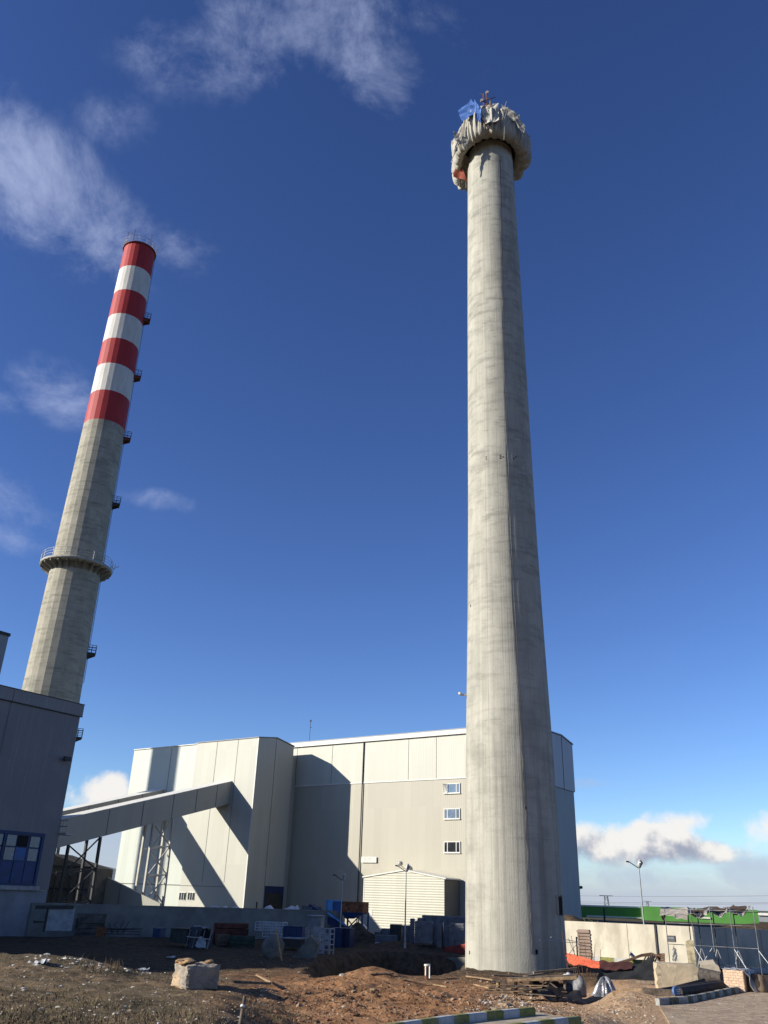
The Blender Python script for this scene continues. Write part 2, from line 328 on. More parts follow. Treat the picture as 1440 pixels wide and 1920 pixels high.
def terr(x, y, detail=True):
    x = np.asarray(x, float); y = np.asarray(y, float)
    D = np.hypot(x, y); az = np.degrees(np.arctan2(x, np.maximum(y, 1e-3)))
    L = np.interp(D, [0, 8, 12, 20, 28, 33, 40, 50, 62, 80], [2.7, 2.6, 2.5, 2.05, 1.80, 1.45, .75, .25, .03, 0])
    L = L + 0.52 * np.exp(-((D - 30) / 4.0) ** 2) * sstep(-11.5, -18, az)
    C = np.interp(D, [0, 25, 30, 36, 43, 50, 75], [1.55, 1.52, 1.08, .62, .10, 0, 0])
    R = np.interp(D, [0, 38, 44, 55, 63, 75], [1.2, 1.2, .85, .38, .1, 0])
    k1 = sstep(-9.5, -3, az); k2 = sstep(12.6, 15.5, az)
    z = L * (1 - k1) + C * k1; z = z * (1 - k2) + R * k2
    # mound of dug-up red soil in the middle
    for (px, py, zz, rx, ry, h) in [(600, 1880, 1.3, 2.0, 2.2, .30), (668, 1860, .7, 2.8, 2.4, .68), (725, 1878, 1.1, 2.6, 2.0, .45), (800, 1885, 1.4, 2.4, 1.8, .25), (900, 1868, 1.2, 2.0, 1.6, .30), (540, 1838, .6, 3.0, 2.0, .15), (700,1836,.2,2.2,1.8,.75), (640,1850,.4,2.0,2.0,.45)]:
        c = atz(px, py, zz); z = z + h * np.exp(-((x - c[0]) / rx) ** 2 - ((y - c[1]) / ry) ** 2)
    # heaps in the shaded yard
    for (px, py, zz, rx, ry, h) in [(668, 1770, 0, 1.1, 1.3, 1.7), (700, 1772, 0, 1.6, 1.2, .75), (180, 1762, .3, 5.0, 2.5, .55), (742,1778,0,2.5,1.5,.55)]:
        c = atz(px, py, zz); z = z + h * np.exp(-((x - c[0]) / rx) ** 2 - ((y - c[1]) / ry) ** 2)
    z = z - 2.6 * sstep(0.5, -1.3, polydist(x, y, PIT) + 1.1 * fbm(x, y, 1.7, 4, 21))
    z = z - 1.5 * sstep(0.3, -0.8, polydist(x, y, PIT2))
    # raised ground beyond the right-hand retaining wall
    dw = (x - RW0[0]) * RWN[0] + (y - RW0[1]) * RWN[1]
    z = z + sstep(0.3, 0.9, dw) * sstep(500, 150, y) * sstep(14, 18, x) * (1.75 + 0.5 * fbm(x, y, 9, 3, 5))
    c = atD(1050, 1712, 84); z = z + 1.5 * np.exp(-((x - c[0]) / 3.2) ** 2 - ((y - c[1]) / 3.0) ** 2)
    c = atD(1440, 1712, 100); z = z + 1.15 * np.exp(-((x - c[0]) / 6) ** 2 - ((y - c[1]) / 5.0) ** 2) * sstep(.3, .9, dw)
    if detail:
        near = sstep(95, 30, D); flat = sstep(0.1, 0.7, polydist(x, y, PATHP)) * sstep(0.1, 0.9, polydist(x, y, ROADFULL))
        tw = sstep(3.2, 5.0, np.hypot(x - TC[0], y - TC[1]))
        mound = np.exp(-((az - 0.5) / 7.0) ** 2) * sstep(22, 27, D) * sstep(50, 40, D)
        z = z + flat * (0.26 * fbm(x, y, 2.6, 4, 1) + (0.13 + .20 * mound) * fbm(x, y, 0.7, 4, 2) + near * (0.07 + .12 * mound) * fbm(x, y, 0.28, 3, 3)) * sstep(150, 90, D)
        z = np.where(flat < 1, np.minimum(z, z * 0 + np.where(polydist(x, y, PATHP) < .7, KZ - .03, np.where(polydist(x, y, ROADFULL) < .9, RZ - .03, 99))), z)
    return z
# retaining wall on the right: stands 75.5 m off, nearly square to the view
RW0 = atD(1080, 1760, 79.0)[:2]; RW1 = atD(1440, 1765, 74.6)[:2]
_e = (RW1 - RW0) / np.linalg.norm(RW1 - RW0); RWE = _e; RWN = np.array([-_e[1], _e[0]])
PATHP = [atz(690, 1930, KZ)[:2], atz(1006, 1897, KZ)[:2], atz(1094, 1914, KZ)[:2], atz(1020, 1945, KZ)[:2], atz(900, 2010, KZ)[:2], atz(740, 1990, KZ)[:2]]
ROADFULL = ROADP + [atz(1700, 2100, RZ)[:2], atz(1360, 2030, RZ)[:2], atz(1262, 1930, RZ)[:2]]
def tz(x, y): return float(terr(np.array([x]), np.array([y]), False)[0])
def hit(px, py, lo=8.0, hi=400.0):
    """where the sight line through a point of the photo meets the ground"""
    d = ray(px, py); k = math.hypot(d[0], d[1])
    Ds = np.concatenate([np.arange(lo, 120, 0.1), np.arange(120, hi, 2)])
    P = CP[:, None] + d[:, None] / k * Ds[None]
    below = P[2] < terr(P[0], P[1], False)
    i = int(np.argmax(below)) if below.any() else len(Ds) - 1
    return P[:, i]
def ghit(px, py, D=None):
    """ground point: sight line hit, or the ground under a given distance"""
    p = hit(px, py) if D is None else atD(px, py, D)
    return V(p[0], p[1], tz(p[0], p[1]))
def mpp(p):  # metres per photo pixel across the view at a point
    c = RM.T @ (np.array(p) - CP); return -c[2] / F

def axis_lin(lo, hi, step, far, grow):
    a = list(np.arange(lo, hi, step)); s = step
    b = [a[-1]]
    while b[-1] < far: s *= grow; b.append(b[-1] + s)
    c = [a[0]]; s = step
    while c[-1] > -far: s *= grow; c.append(c[-1] - s)
    return np.array(c[:0:-1] + a + b[1:])
gx = axis_lin(-13, 21, 0.12, 5000, 1.045)
ys = [1.0]; s_ = 0.11
while ys[-1] < 6000:
    ys.append(ys[-1] + s_)
    if ys[-1] > 48: s_ = max(s_, min(s_ * 1.02 if ys[-1] > 95 else (ys[-1] - 48) * 0.006 + 0.11, 400))
gy = np.array([-5000, -1500, -400, -100, -40, -20, -10, -5, -2] + ys)
X, Y = np.meshgrid(gx, gy); Z = terr(X, Y)
nx, ny = len(gx), len(gy)
def tg(x, y):
    x = np.asarray(x, float); y = np.asarray(y, float)
    i = np.clip(np.searchsorted(gx, x) - 1, 0, len(gx) - 2); j = np.clip(np.searchsorted(gy, y) - 1, 0, len(gy) - 2)
    u = (x - gx[i]) / (gx[i + 1] - gx[i]); v = (y - gy[j]) / (gy[j + 1] - gy[j])
    return Z[j, i] * (1 - u) * (1 - v) + Z[j, i + 1] * u * (1 - v) + Z[j + 1, i] * (1 - u) * v + Z[j + 1, i + 1] * u * v
def hits(a, b, Ds=np.arange(9, 75, .1)):
    d = RM @ np.stack([a - 720, 960 - b, np.full(len(a), -F)]); k = np.hypot(d[0], d[1])
    Xs = d[0][:, None] / k[:, None] * Ds; Ys = d[1][:, None] / k[:, None] * Ds; Zs = EYE + d[2][:, None] / k[:, None] * Ds
    bel = Zs < tg(Xs, Ys); ok = bel.any(1); i = bel.argmax(1); r = np.arange(len(a)); return Xs[r, i], Ys[r, i], ok
me = bpy.data.meshes.new('ground')
vv = np.stack([X.ravel(), Y.ravel(), Z.ravel()], 1).astype(np.float32)
i = np.arange((ny - 1) * (nx - 1)); r = i // (nx - 1); c = i % (nx - 1); a = r * nx + c
fc = np.stack([a, a + 1, a + nx + 1, a + nx], 1).astype(np.int32)
me.vertices.add(len(vv)); me.vertices.foreach_set('co', vv.ravel())
me.loops.add(fc.size); me.loops.foreach_set('vertex_index', fc.ravel())
me.polygons.add(len(fc)); me.polygons.foreach_set('loop_start', np.arange(0, fc.size, 4, dtype=np.int32)); me.polygons.foreach_set('loop_total', np.full(len(fc), 4, np.int32))
me.update(calc_edges=True); me.polygons.foreach_set('use_smooth', np.ones(len(fc), bool))
ground = bpy.data.objects.new('ground', me); COL.objects.link(ground); ground['kind'] = 'structure'
def ground_mat():
    m = bpy.data.materials.new('soil'); m.use_nodes = True; t = m.node_tree; t.nodes.clear(); g = NG(t)
    tc = g.n('ShaderNodeTexCoord').outputs['Object']; sp = g.n('ShaderNodeSeparateXYZ', {0: tc}); x, y, z = sp.outputs
    a = g.noise(tc, 0.35, 6, 0.6); b = g.noise(tc, 2.2, 7, 0.65); f = g.noise(tc, 11, 5, 0.7); vf = g.noise(tc, 45, 3, 0.6)
    brown = g.mix(g.ramp(b, 0.3, 0.7), (0.045, 0.033, 0.022, 1), (0.12, 0.086, 0.055, 1))
    red = g.mix(g.ramp(b, 0.3, 0.7), (0.18, 0.085, 0.038, 1), (0.48, 0.255, 0.125, 1))
    tan = g.mix(g.ramp(f, 0.3, 0.7), (0.28, 0.175, 0.10, 1), (0.60, 0.415, 0.255, 1))
    az = g.m('ARCTAN2', x, y)
    kr = g.m('MULTIPLY', g.ramp(g.m('ADD', az, g.m('MULTIPLY', g.m('SUBTRACT', a, .5), .3)), -0.20, -0.06), g.ramp(g.vm('LENGTH', tc), 62, 44))
    kt = g.m('MULTIPLY', g.ramp(g.m('ADD', az, g.m('MULTIPLY', g.m('SUBTRACT', a, .5), .15)), 0.13, 0.24), g.ramp(g.vm('LENGTH', tc), 60, 40))
    near_ = g.ramp(g.vm('LENGTH', tc), 46, 36); brown = g.mix(near_, brown, g.mix(g.ramp(b, 0.3, 0.7), (0.085, 0.06, 0.036, 1), (0.26, 0.185, 0.11, 1)))  # brown painted lighter on the sunlit near slope, left darker in the shaded yard
    c = g.mix(kr, brown, red); c = g.mix(kt, c, tan)
    c = g.mix(g.m('MULTIPLY', g.ramp(vf, 0.62, 0.72), 0.45), c, (0.26, 0.21, 0.15, 1))
    c = g.mix(g.m('MULTIPLY', g.ramp(f, 0.55, 0.35), 0.35), c, (0.05, 0.035, 0.022, 1))
    dry = g.m('MULTIPLY', g.ramp(az, -0.10, -0.2), g.ramp(a, .45, .6)); c = g.mix(g.m('MULTIPLY', dry, 0.5), c, (0.085, 0.075, 0.045, 1))
    far = g.ramp(y, 130, 220); c = g.mix(far, c, (0.10, 0.11, 0.06, 1))
    bp = g.n('ShaderNodeBump', {'Strength': 0.9, 'Distance': 0.09, 'Height': g.m('ADD', g.m('ADD', b, g.m('MULTIPLY', f, 0.9)), g.m('MULTIPLY', vf, 0.35))})
    p = g.n('ShaderNodeBsdfPrincipled', {'Base Color': c, 'Roughness': 0.95, 'Specular IOR Level': 0.1, 'Normal': bp.outputs[0]})
    o = g.n('ShaderNodeOutputMaterial'); t.links.new(p.outputs[0], o.inputs[0]); return m
me.materials.append(ground_mat())

def sheet(name, poly, z, th, material):
    mb = MB(); mb.prism([V(p[0], p[1], z - th) for p in poly], (0, 0, th)); o = mb.build(name, material); o['kind'] = 'structure'; return o
sheet('path', PATHP, KZ, 0.12, mat('path_concrete', (0.50, 0.42, 0.30), 0.9, var=.14, scale=3, bump=.3, bscale=30, dirt=(0.30, 0.20, 0.12), dscale=.9))
sheet('road', ROADFULL, RZ, 0.12, mat('road_surface', (0.52, 0.395, 0.265), 0.92, var=.22, scale=4.5, bump=.5, bscale=26, dirt=(0.22, 0.145, 0.085), dscale=.8, damt=.75))

# ---------------------------------------------------------------- shared materials
cream = panel_mat('cream_cladding', (0.665, 0.65, 0.54))
ivory = panel_mat('ivory_cladding', (0.665, 0.652, 0.55))
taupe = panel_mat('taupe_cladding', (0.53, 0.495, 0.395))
pale = panel_mat('pale_green_cladding', (0.62, 0.655, 0.575))
greyclad = panel_mat('grey_cladding', (0.30, 0.32, 0.35))
shedclad = panel_mat('shed_cladding', (0.66, 0.635, 0.51), hribs=0.27)
galclad = panel_mat('gallery_cladding', (0.50, 0.49, 0.42))
trimw = mat('white_trim', (0.78, 0.77, 0.70), 0.5, var=.05)
seam = mat('dark_joint', (0.17, 0.16, 0.14), 0.8)
blue = mat('blue_paint', (0.03, 0.13, 0.38), 0.45, var=.12, dirt=(0.10, 0.07, 0.05), damt=.35)
dblue = mat('dark_blue_sheet', (0.025, 0.05, 0.14), 0.6, var=.2)
steel = mat('galvanised_steel', (0.42, 0.43, 0.44), 0.45, metal=.6, var=.12)
paintst = mat('pale_steel_paint', (0.55, 0.53, 0.46), 0.5, var=.08)
dark = mat('dark_steel', (0.05, 0.052, 0.055), 0.6, var=.2)
rust = mat('rusty_steel', (0.20, 0.085, 0.045), 0.9, var=.35, scale=6, bump=.3)
conc = mat('cast_concrete', (0.46, 0.42, 0.34), 0.92, var=.12, scale=1.2, bump=.25, bscale=14, dirt=(0.27, 0.235, 0.18), dscale=.7, damt=.55, stretch=(1, 1, .35))
wallconc = mat('wall_concrete', (0.72, 0.66, 0.53), 0.92, var=.12, scale=.7, bump=.25, bscale=10, dirt=(0.30, 0.27, 0.21), dscale=.5, damt=.6, stretch=(1, 1, .45))
wood = mat('raw_timber', (0.40, 0.27, 0.15), 0.85, var=.3, scale=5, bump=.2, dirt=(0.12, 0.085, 0.055), dscale=2, damt=.6)
oldwood = mat('weathered_timber', (0.17, 0.13, 0.095), 0.9, var=.35, scale=5, bump=.3)
glass = mat('window_glass', (0.20, 0.27, 0.36), 0.08, var=.15, spec=.9)
dglass = mat('dark_window_glass', (0.035, 0.04, 0.045), 0.12, var=.3, spec=.6)
tarp = mat('weathered_tarpaulin', (0.47, 0.445, 0.375), 0.7, var=.14, scale=2.4, stretch=(1, 1, .4), bump=.2, bscale=12, dirt=(0.26, 0.235, 0.19), dscale=.8, damt=.45)
bluetarp = mat('blue_tarpaulin', (0.10, 0.21, 0.54), 0.55, var=.2, scale=2)
void = mat('unlit_void', (0.012, 0.012, 0.013), 0.95, var=.1)

# ---------------------------------------------------------------- concrete tower under construction
DT = 65.2
t = thing('concrete_tower', (TC[0], TC[1], 0), 'tall bare grey concrete tower with a tarpaulin-wrapped scaffold round its top', 'tower')
tz0 = V(TC[0], TC[1], 0)
smat = shaft_mat('board_marked_concrete', (0.52, 0.50, 0.42), (0.185, 0.18, 0.155), 19, 1.35)
zr = [(-1.5, 3.50), (0.5, 3.45), (5, 3.39), (10, 3.33), (14.8, 3.25), (20, 3.12), (26, 2.98), (32.4, 2.87), (43, 2.75), (54.9, 2.64), (66, 2.50), (76.4, 2.36)]
zz = np.concatenate([np.arange(-1.5, 76.4, 1.35), [76.4]]); pr = [(float(np.interp(z, [a[0] for a in zr], [a[1] for a in zr])), float(z)) for z in zz]
mb = MB()
ribs = [q for q in sorted([RNG.uniform(0, 2 * math.pi) for _ in range(30)]) if abs((q + math.radians(76) + math.pi) % (2 * math.pi) - math.pi) > .45]
def shaftfn(r, z, a):
    k = 0.0
    for q, rb in enumerate(ribs):
        d = abs((a - rb + math.pi) % (2 * math.pi) - math.pi)
        if d < 0.02: k = max(k, 0.014 * (1 if z < 30 or q % 3 == 0 else 0.3))
    return r + k + 0.003 * math.sin(3 * a + z * .7) * math.sin(z * 2.1 + a), z
mb.lathe(tz0, pr, 256, 0, True, fn=shaftfn)
mb.build('shaft', [smat], t)
# doorway and small holes on the shaded side
def onshaft(px, py):
    """(angle, z) where the sight line meets the shaft"""
    d = ray(px, py); k = math.hypot(d[0], d[1])
    for D in np.arange(DT - 4.2, DT + 4, 0.02):
        P = CP + d / k * D; r = float(np.interp(P[2], [a[0] for a in zr], [a[1] for a in zr]))
        if math.hypot(P[0] - TC[0], P[1] - TC[1]) < r: return P
    return P
def radial(p): v = V(p[0] - TC[0], p[1] - TC[1], 0); v /= np.linalg.norm(v); return v
p = onshaft(1049.5, 1716); q = onshaft(1049.5, 1681); n = radial(p); s = np.cross(UP, n)
mb = MB(); mb.box(p - n * .5 - s * .34, n * .56, s * .68, UP * (q[2] - p[2])); dr = mb.build('doorway', [void], t)
mb = MB()
for a, b in ((-.40, -.34), (.34, .40)): mb.box(p - n * .3 + s * a + UP * 0, n * .42, s * (b - a), UP * (q[2] - p[2] + .08))
mb.build('door_frame', [conc], dr)
for (px, py, w_, h_) in [(1006, 1785, .16, .28), (881, 1786, .12, .22), (912, 861, .1, .12), (912, 857, .1, .1), (938, 859, .1, .12), (938, 855, .1, .1), (943, 857, .1, .1), (963, 860, .1, .12), (967, 857, .1, .12), (883, 1136, .1, .2), (986, 1515, .1, .2)]:
    p = onshaft(px, py); n = radial(p); s = np.cross(UP, n)
    mb = MB(); mb.box(p - n * .3 - s * w_ / 2 - UP * h_ / 2, n * .33, s * w_, UP * h_); mb.build('anchor_hole', [void], t)
# conduit pair running down the front
mb = MB()
cp_ = [(937.5, 300), (941, 430), (944, 560), (948, 700), (953, 850), (958, 1000), (966, 1150), (975, 1300), (984, 1450), (992, 1600), (1001, 1795)]
P = []
for b in np.arange(300, 1796, 24):
    p = onshaft(float(np.interp(b, [c[1] for c in cp_], [c[0] for c in cp_])), float(b)); P.append(p + radial(p) * .025)
mb.path(P, 0.018, 6); mb.path([p + np.cross(UP, radial(p)) * -.22 for p in P], 0.012, 6)
mb.build('hanging_cable', [dark], t)
p = onshaft(875.5, 1303); n = radial(p); q = p + V(-.55, 0, 0)
mb = MB(); mb.bar(p + V(.3, 0, 0), q, .12, .12); mb.bar(q, q + UP * .18, .22, .16); mb.build('bracket', [paintst], t)

# scaffold wrapped in sheeting on top
wz = 0.0
t = thing('wrapped_scaffold', (TC[0], TC[1], 77.0), 'bulging scaffold cradle wrapped in dirty beige sheeting on top of the concrete tower', 'scaffold')
def fold(a, z, k=1.0):
    w1 = .5 * math.sin(2 * a + 1) + .3 * math.sin(5 * a)
    tri = lambda t: 2 * abs(((t / math.pi) % 2) - 1) - 1
    k = k * (.35 + 1.1 * abs(math.sin(1.7 * a + .6)) * abs(math.cos(2.9 * a + .5 * z)) + .35 * math.sin(4.3 * a) ** 2)
    return k * (0.16 * tri(19 * a + 3 * w1 + .25 * z) + 0.11 * tri(41 * a - 4 * w1 - .2 * z) + 0.07 * tri(67 * a + 5 * w1) + .03 * math.sin(97 * a + z))
toL = V(-math.cos(math.radians(9)), math.sin(math.radians(9)), 0)  # towards image left
aL = math.atan2(toL[1], toL[0]); aF = math.atan2(-TC[1], -TC[0])
def wrapfn(r, z, a):
    k = max(0.0, math.cos(a - aL)); front = max(0.0, math.cos(a - aF)); back = max(0.0, -math.cos(a - aF))
    o = sstep(2.7, 3.6, r)
    low = 1.0 - sstep(78.6, 81.0, z)
    zz = z - low * o * (0.75 * k + 0.9 * back * k + .25 * back) + 0.22 * math.sin(5 * a + 1.3) * sstep(81.5, 83, z) + .12 * math.sin(11 * a) * sstep(81, 83, z)
    rr = r + o * (fold(a, z, 1.0 if r > 3.3 else .6) + 0.16 * math.sin(3 * a + 1) + 0.08 * math.sin(7 * a + .9 * z) + .04 * math.sin(13 * a - 1.5 * z))
    zz += 0.10 * math.sin(23 * a + r * 3) * low
    zz += 1.0 * sstep(81.9, 83.4, z) * (math.exp(-((a - aF - .05) / .32) ** 2) + .3 * math.exp(-((a - aF + .5) / .2) ** 2))
    return rr, zz
mb = MB()
mb.lathe((TC[0], TC[1], -2.9), [(2.62, 79.6), (2.66, 79.15), (2.85, 78.85), (3.15, 78.6), (3.5, 78.55), (3.8, 78.7), (3.98, 78.95), (4.06, 79.3), (4.10, 79.8), (4.05, 80.4), (4.0, 81.0), (3.82, 81.6), (3.66, 82.2), (3.35, 82.6), (2.95, 82.85), (2.5, 82.9), (1.6, 83.0), (.3, 83.1)], 540, 0, True, fn=wrapfn)
wr = mb.build('sheeting', [tarp], t, fix=False)
mb = MB(); mb.lathe((TC[0], TC[1], -2.9), [(2.34, 78.6), (2.36, 79.6), (2.62, 79.9), (2.7, 79.7)], 64); mb.build('inner_gap_shade', [void], t)  # black ring stands in for the shade in the gap round the shaft
# droop of sheeting at the lower left with an orange piece
def wp_(px, py, D): return atD(px, py, D)
def crumple(name, corners, nu, nv, amp, m, parent=None, seed=0, solid=0.02, **kw):
    """a quad sheet of four corners subdivided and crumpled, given thickness"""
    A, B, C_, Dd = [np.array(c, float) for c in corners]
    nrm = np.cross(B - A, Dd - A); nrm /= np.linalg.norm(nrm)
    rr = random.Random(seed); mb = MB(); vs = []
    ph = [(rr.uniform(2, 12), rr.uniform(1, 9), rr.uniform(0, 6)) for _ in range(7)]
    for j in range(nv + 1):
        for i in range(nu + 1):
            u, v = i / nu, j / nv
            k = sum(math.sin(a * u * 2 + b * v * 2 + c) / (1 + .12 * a) for a, b, c in ph) / 3 + rr.uniform(-.15, .15)
            p = A * (1 - u) * (1 - v) + B * u * (1 - v) + C_ * u * v + Dd * (1 - u) * v
            e = 1.0
            vs.append(p + nrm * amp * k * e + UP * kw.get('sag', 0) * -math.sin(math.pi * u) * math.sin(math.pi * v * .5 + .2) + (B - A) / np.linalg.norm(B - A) * rr.uniform(-1, 1) * amp * .3 * (1 if i in (0, nu) or j in (0, nv) else 0) + (Dd - A) / np.linalg.norm(Dd - A) * rr.uniform(-1, 1) * amp * .35 * (1 if j in (0, nv) else 0))
    fs = [(j * (nu + 1) + i, j * (nu + 1) + i + 1, (j + 1) * (nu + 1) + i + 1, (j + 1) * (nu + 1) + i) for j in range(nv) for i in range(nu)]
    n = len(vs); vs2 = vs + [p - nrm * solid for p in vs]
    mb.add(vs2, fs + [tuple(n + k for k in f)[::-1] for f in fs], 0, kw.get('sm', True))
    edge = [i for i in range(nu + 1)] + [(j * (nu + 1) + nu) for j in range(1, nv + 1)] + [nv * (nu + 1) + i for i in range(nu - 1, -1, -1)] + [j * (nu + 1) for j in range(nv - 1, 0, -1)]
    mb.add(vs2, [(edge[k], edge[(k + 1) % len(edge)], n + edge[(k + 1) % len(edge)], n + edge[k]) for k in range(len(edge))], 0, False)
    return mb.build(name, [m], parent, loc=kw.get('loc'), fix=False)
orange = mat('orange_sheet', (0.52, 0.13, 0.08), 0.7, var=.25)
crumple('sheet_flap', [atD(846, 262, DT - 1.0), atD(884, 300, DT - .8), atD(880, 346, DT + 1.4), atD(853, 318, DT + 1.0)], 14, 18, .18, tarp, t, 3)
crumple('orange_flap', [atD(854, 311, DT - .1), atD(866, 314, DT - .2), atD(877, 340, DT + .6), atD(850, 331, DT + .5)], 6, 6, .10, orange, t, 4)
mb = MB(); rr = random.Random(5)
for i in range(9):
    a = atD(852 + 3.4 * i + rr.uniform(-1, 1), 330 + i * 1.1, DT + 1.0); mb.path([a, a - UP * rr.uniform(.5, 1.3) + V(rr.uniform(-.1, .1), 0, 0)], .012, 4)
mb.build('hanging_strands', [steel], t)
# dark scaffold poles poking through
for i in range(34):
    a = rr.uniform(0, 2 * math.pi); r = rr.uniform(3.0, 3.9); b = V(TC[0] + r * math.cos(a), TC[1] + r * math.sin(a), 77.0 + rr.uniform(-.5, .5)); mb = MB()
    mb.tube(b, b + V(rr.uniform(-.3, .3), rr.uniform(-.3, .3), rr.uniform(2.0, 3.3) * (1.12 - r / 8)), .028, 5); mb.build('scaffold_pole', [oldwood], t)
for i in range(16):
    a = rr.uniform(-.2, 1.6) + aF; b = V(TC[0] + 3.4 * math.cos(a), TC[1] + 3.4 * math.sin(a), 79.4 + rr.uniform(-.2, .4)); mb = MB(); mb.tube(b, b + V(rr.uniform(-1.2, 1.2), rr.uniform(-.5, .5), rr.uniform(-.3, .5)), .03, 5); mb.build('scaffold_pole', [oldwood], t)
for k, (a, b) in enumerate([((948, 196), (940, 232)), ((953, 200), (946, 222)), ((946, 232), (945, 262)), ((950, 190), (946, 200))]):
    mb = MB(); mb.tube(atD(a[0], a[1], DT - 4.0), atD(b[0], b[1], DT - 4.25), .022, 5); mb.build('rope', [tarp], t)
crumple('loose_sheet', [atD(901, 199, DT - 3.3), atD(934, 193, DT - 3.2), atD(936, 226, DT - 4.45), atD(910, 232, DT - 4.55)], 16, 16, .13, mat('pale_loose_sheet', (.58, .56, .47), .7, var=.15, stretch=(2, 2, .4), scale=3), t, 141)
crumple('shadowed_gap', [atD(893, 214, DT - 4.25), atD(906, 222, DT - 4.4), atD(926, 246, DT - 4.5), atD(912, 238, DT - 4.5)], 8, 8, .06, mat('painted_gap_shade', (.07, .06, .055), .9), t, 142)  # dark sheet painted as the shade inside a gap in the sheeting
for q, (xa, ya, xb, yb_) in enumerate([(850, 246, 880, 262), (940, 196, 975, 216), (962, 206, 985, 238), (866, 232, 850, 290)]):
    crumple('loose_sheet', [atD(xa, ya, DT - 3.4), atD(xb, yb_, DT - 3.2), atD(xb - 4, yb_ + 16, DT - 3.3), atD(xa + 3, ya + 18, DT - 3.5)], 9, 7, .16, tarp, t, 150 + q)
# blue tarpaulin on the left shoulder: a thing lying over the cradle
bt = thing('blue_tarpaulin', atD(880, 205, DT - 2.2), 'crumpled bright blue tarpaulin thrown over the left shoulder of the wrapped scaffold', 'tarpaulin')
crumple('main_fold', [atD(884, 187, DT - 2.8), atD(900, 208, DT - 4.0), atD(866, 228, DT - 4.25), atD(859, 208, DT - 3.4)], 12, 10, .16, bluetarp, bt, 21, sm=True)
crumple('hanging_fold', [atD(889, 186, DT - 3.6), atD(902, 206, DT - 4.3), atD(902, 231, DT - 4.6), atD(893, 224, DT - 4.55)], 6, 9, .10, bluetarp, bt, 22, sm=True)
# hoist mast
ms = thing('hoist_mast', atD(911, 212, DT - 1.0), 'short rusty hoist mast with pulley wheels and crossed poles above the wrapped scaffold', 'mast')
D0 = (79.6 - EYE) / math.tan(azel(910, 205)[1])
mb = MB()
for dx in (-.16, .16):
    b = atD(910, 214, D0) + V(dx, 0, 0); mb.bar(b, b + UP * 3.1, .06, .06)
for k in range(5):
    b = atD(910, 214, D0) + UP * (.4 + .55 * k); mb.bar(b + V(-.16, 0, 0), b + V(.16, 0, .5 if k % 2 else 0), .04, .04)
mb.build('lattice', [mat('red_primer', (.28, .09, .05), .8)], ms)
for (a, b) in [((899, 174), (922, 189)), ((929, 182), (905, 190)), ((903, 189), (916, 194))]:
    mb = MB(); mb.tube(atD(*a, D0), atD(*b, D0), .045, 6); mb.build('pole', [dark], ms)
for (a, b) in [(913.5, 172), (903.5, 187)]:
    c = atD(a, b, D0 - .2); mb = MB(); mb.tube(c, c + V(.02, .16, 0), .17, 14); mb.build('pulley', [mat('pulley_grey', (.45, .40, .33), .6)], ms)
mb = MB(); mb.tube(atD(919, 202, D0), atD(919.5, 190, D0), .07, 6); mb.build('post', [wood], ms)

# ---------------------------------------------------------------- striped chimney
DC = 170.0; CA = math.radians(-21.42); CC = V(DC * math.sin(CA), DC * math.cos(CA), 0)
ct = thing('striped_chimney', CC, 'tall concrete chimney whose top half is painted in red and white bands', 'chimney')
def crad(z): return float(np.interp(z, [-1, 36.8, 85.5, 144], [5.95, 5.34, 4.52, 3.66]))
def cz(py):
    """height of a ring whose front crosses image row py"""
    px = 265 + .201 * (455 - py); _, el = azel(px, py); z = 50.0
    for _ in range(20): z = EYE + (DC - crad(z)) * math.tan(el)
    return z
lv = [cz(v) for v in (453, 499, 543.6, 588.5, 634.5, 681.5, 731.8, 786.5)]
PH = math.radians(90 - 163.5)     # one polygon edge where the photo shows it
def cseg(name, z0, z1, m, parent=ct):
    mb = MB(); k = max(1, int((z1 - z0) / 8)); mb.lathe(CC, [(crad(z0 + (z1 - z0) * i / k), z0 + (z1 - z0) * i / k) for i in range(k + 1)], 24, 0, False, ph=PH); return mb.build(name, [m], parent)
ccm = shaft_mat('chimney_concrete', (0.50, 0.465, 0.365), (0.15, 0.145, 0.12), 18, 3.0, streaky=.9)
redm = shaft_mat('red_band_paint', (0.4, 0.4, 0.4), (0.1, 0.1, 0.1), 18, 9.0, paint=(0.46, 0.035, 0.035))
whm = shaft_mat('white_band_paint', (0.4, 0.4, 0.4), (0.2, 0.2, 0.2), 18, 9.0, paint=(0.74, 0.72, 0.65))
cseg('shaft', -1, lv[7], ccm)
for i in range(7):
    b = cseg('painted_band', lv[i + 1], lv[i], redm if i % 2 == 0 else whm); b['label'] = 'red painted band' if i % 2 == 0 else 'white painted band'
mb = MB(); mb.lathe(CC, [(crad(lv[0]), lv[0]), (crad(lv[0]) - .9, lv[0] + .02), (crad(lv[0]) - .9, lv[0] - 4)], 24, ph=PH, sm=False); mb.build('rim', [void], ct)
redst = mat('red_steel', (0.20, 0.05, 0.04), .6)
def railing(parent, c, r, z, h, n, m, rr_=0.06, rails=(.5, 1.0), arc=None, name='railing'):
    mb = MB(); an = [2 * math.pi * i / n for i in range(n + 1)]
    for a in an[:-1]: p = V(c[0] + r * math.cos(a), c[1] + r * math.sin(a), z); mb.tube(p, p + UP * h, rr_, 5)
    for k in rails:
        P = [V(c[0] + r * math.cos(a), c[1] + r * math.sin(a), z + h * k) for a in np.linspace(0, 2 * math.pi, 49)]; mb.path(P, rr_ * .8, 5)
    return mb.build(name, [m], parent)
mb = MB(); zt = lv[0]; mb.lathe(CC, [(crad(zt) - .1, zt - .5), (crad(zt) + .35, zt - .45), (crad(zt) + .35, zt - .3), (crad(zt) - .1, zt - .3)], 36); mb.build('top_platform', [redst], ct)
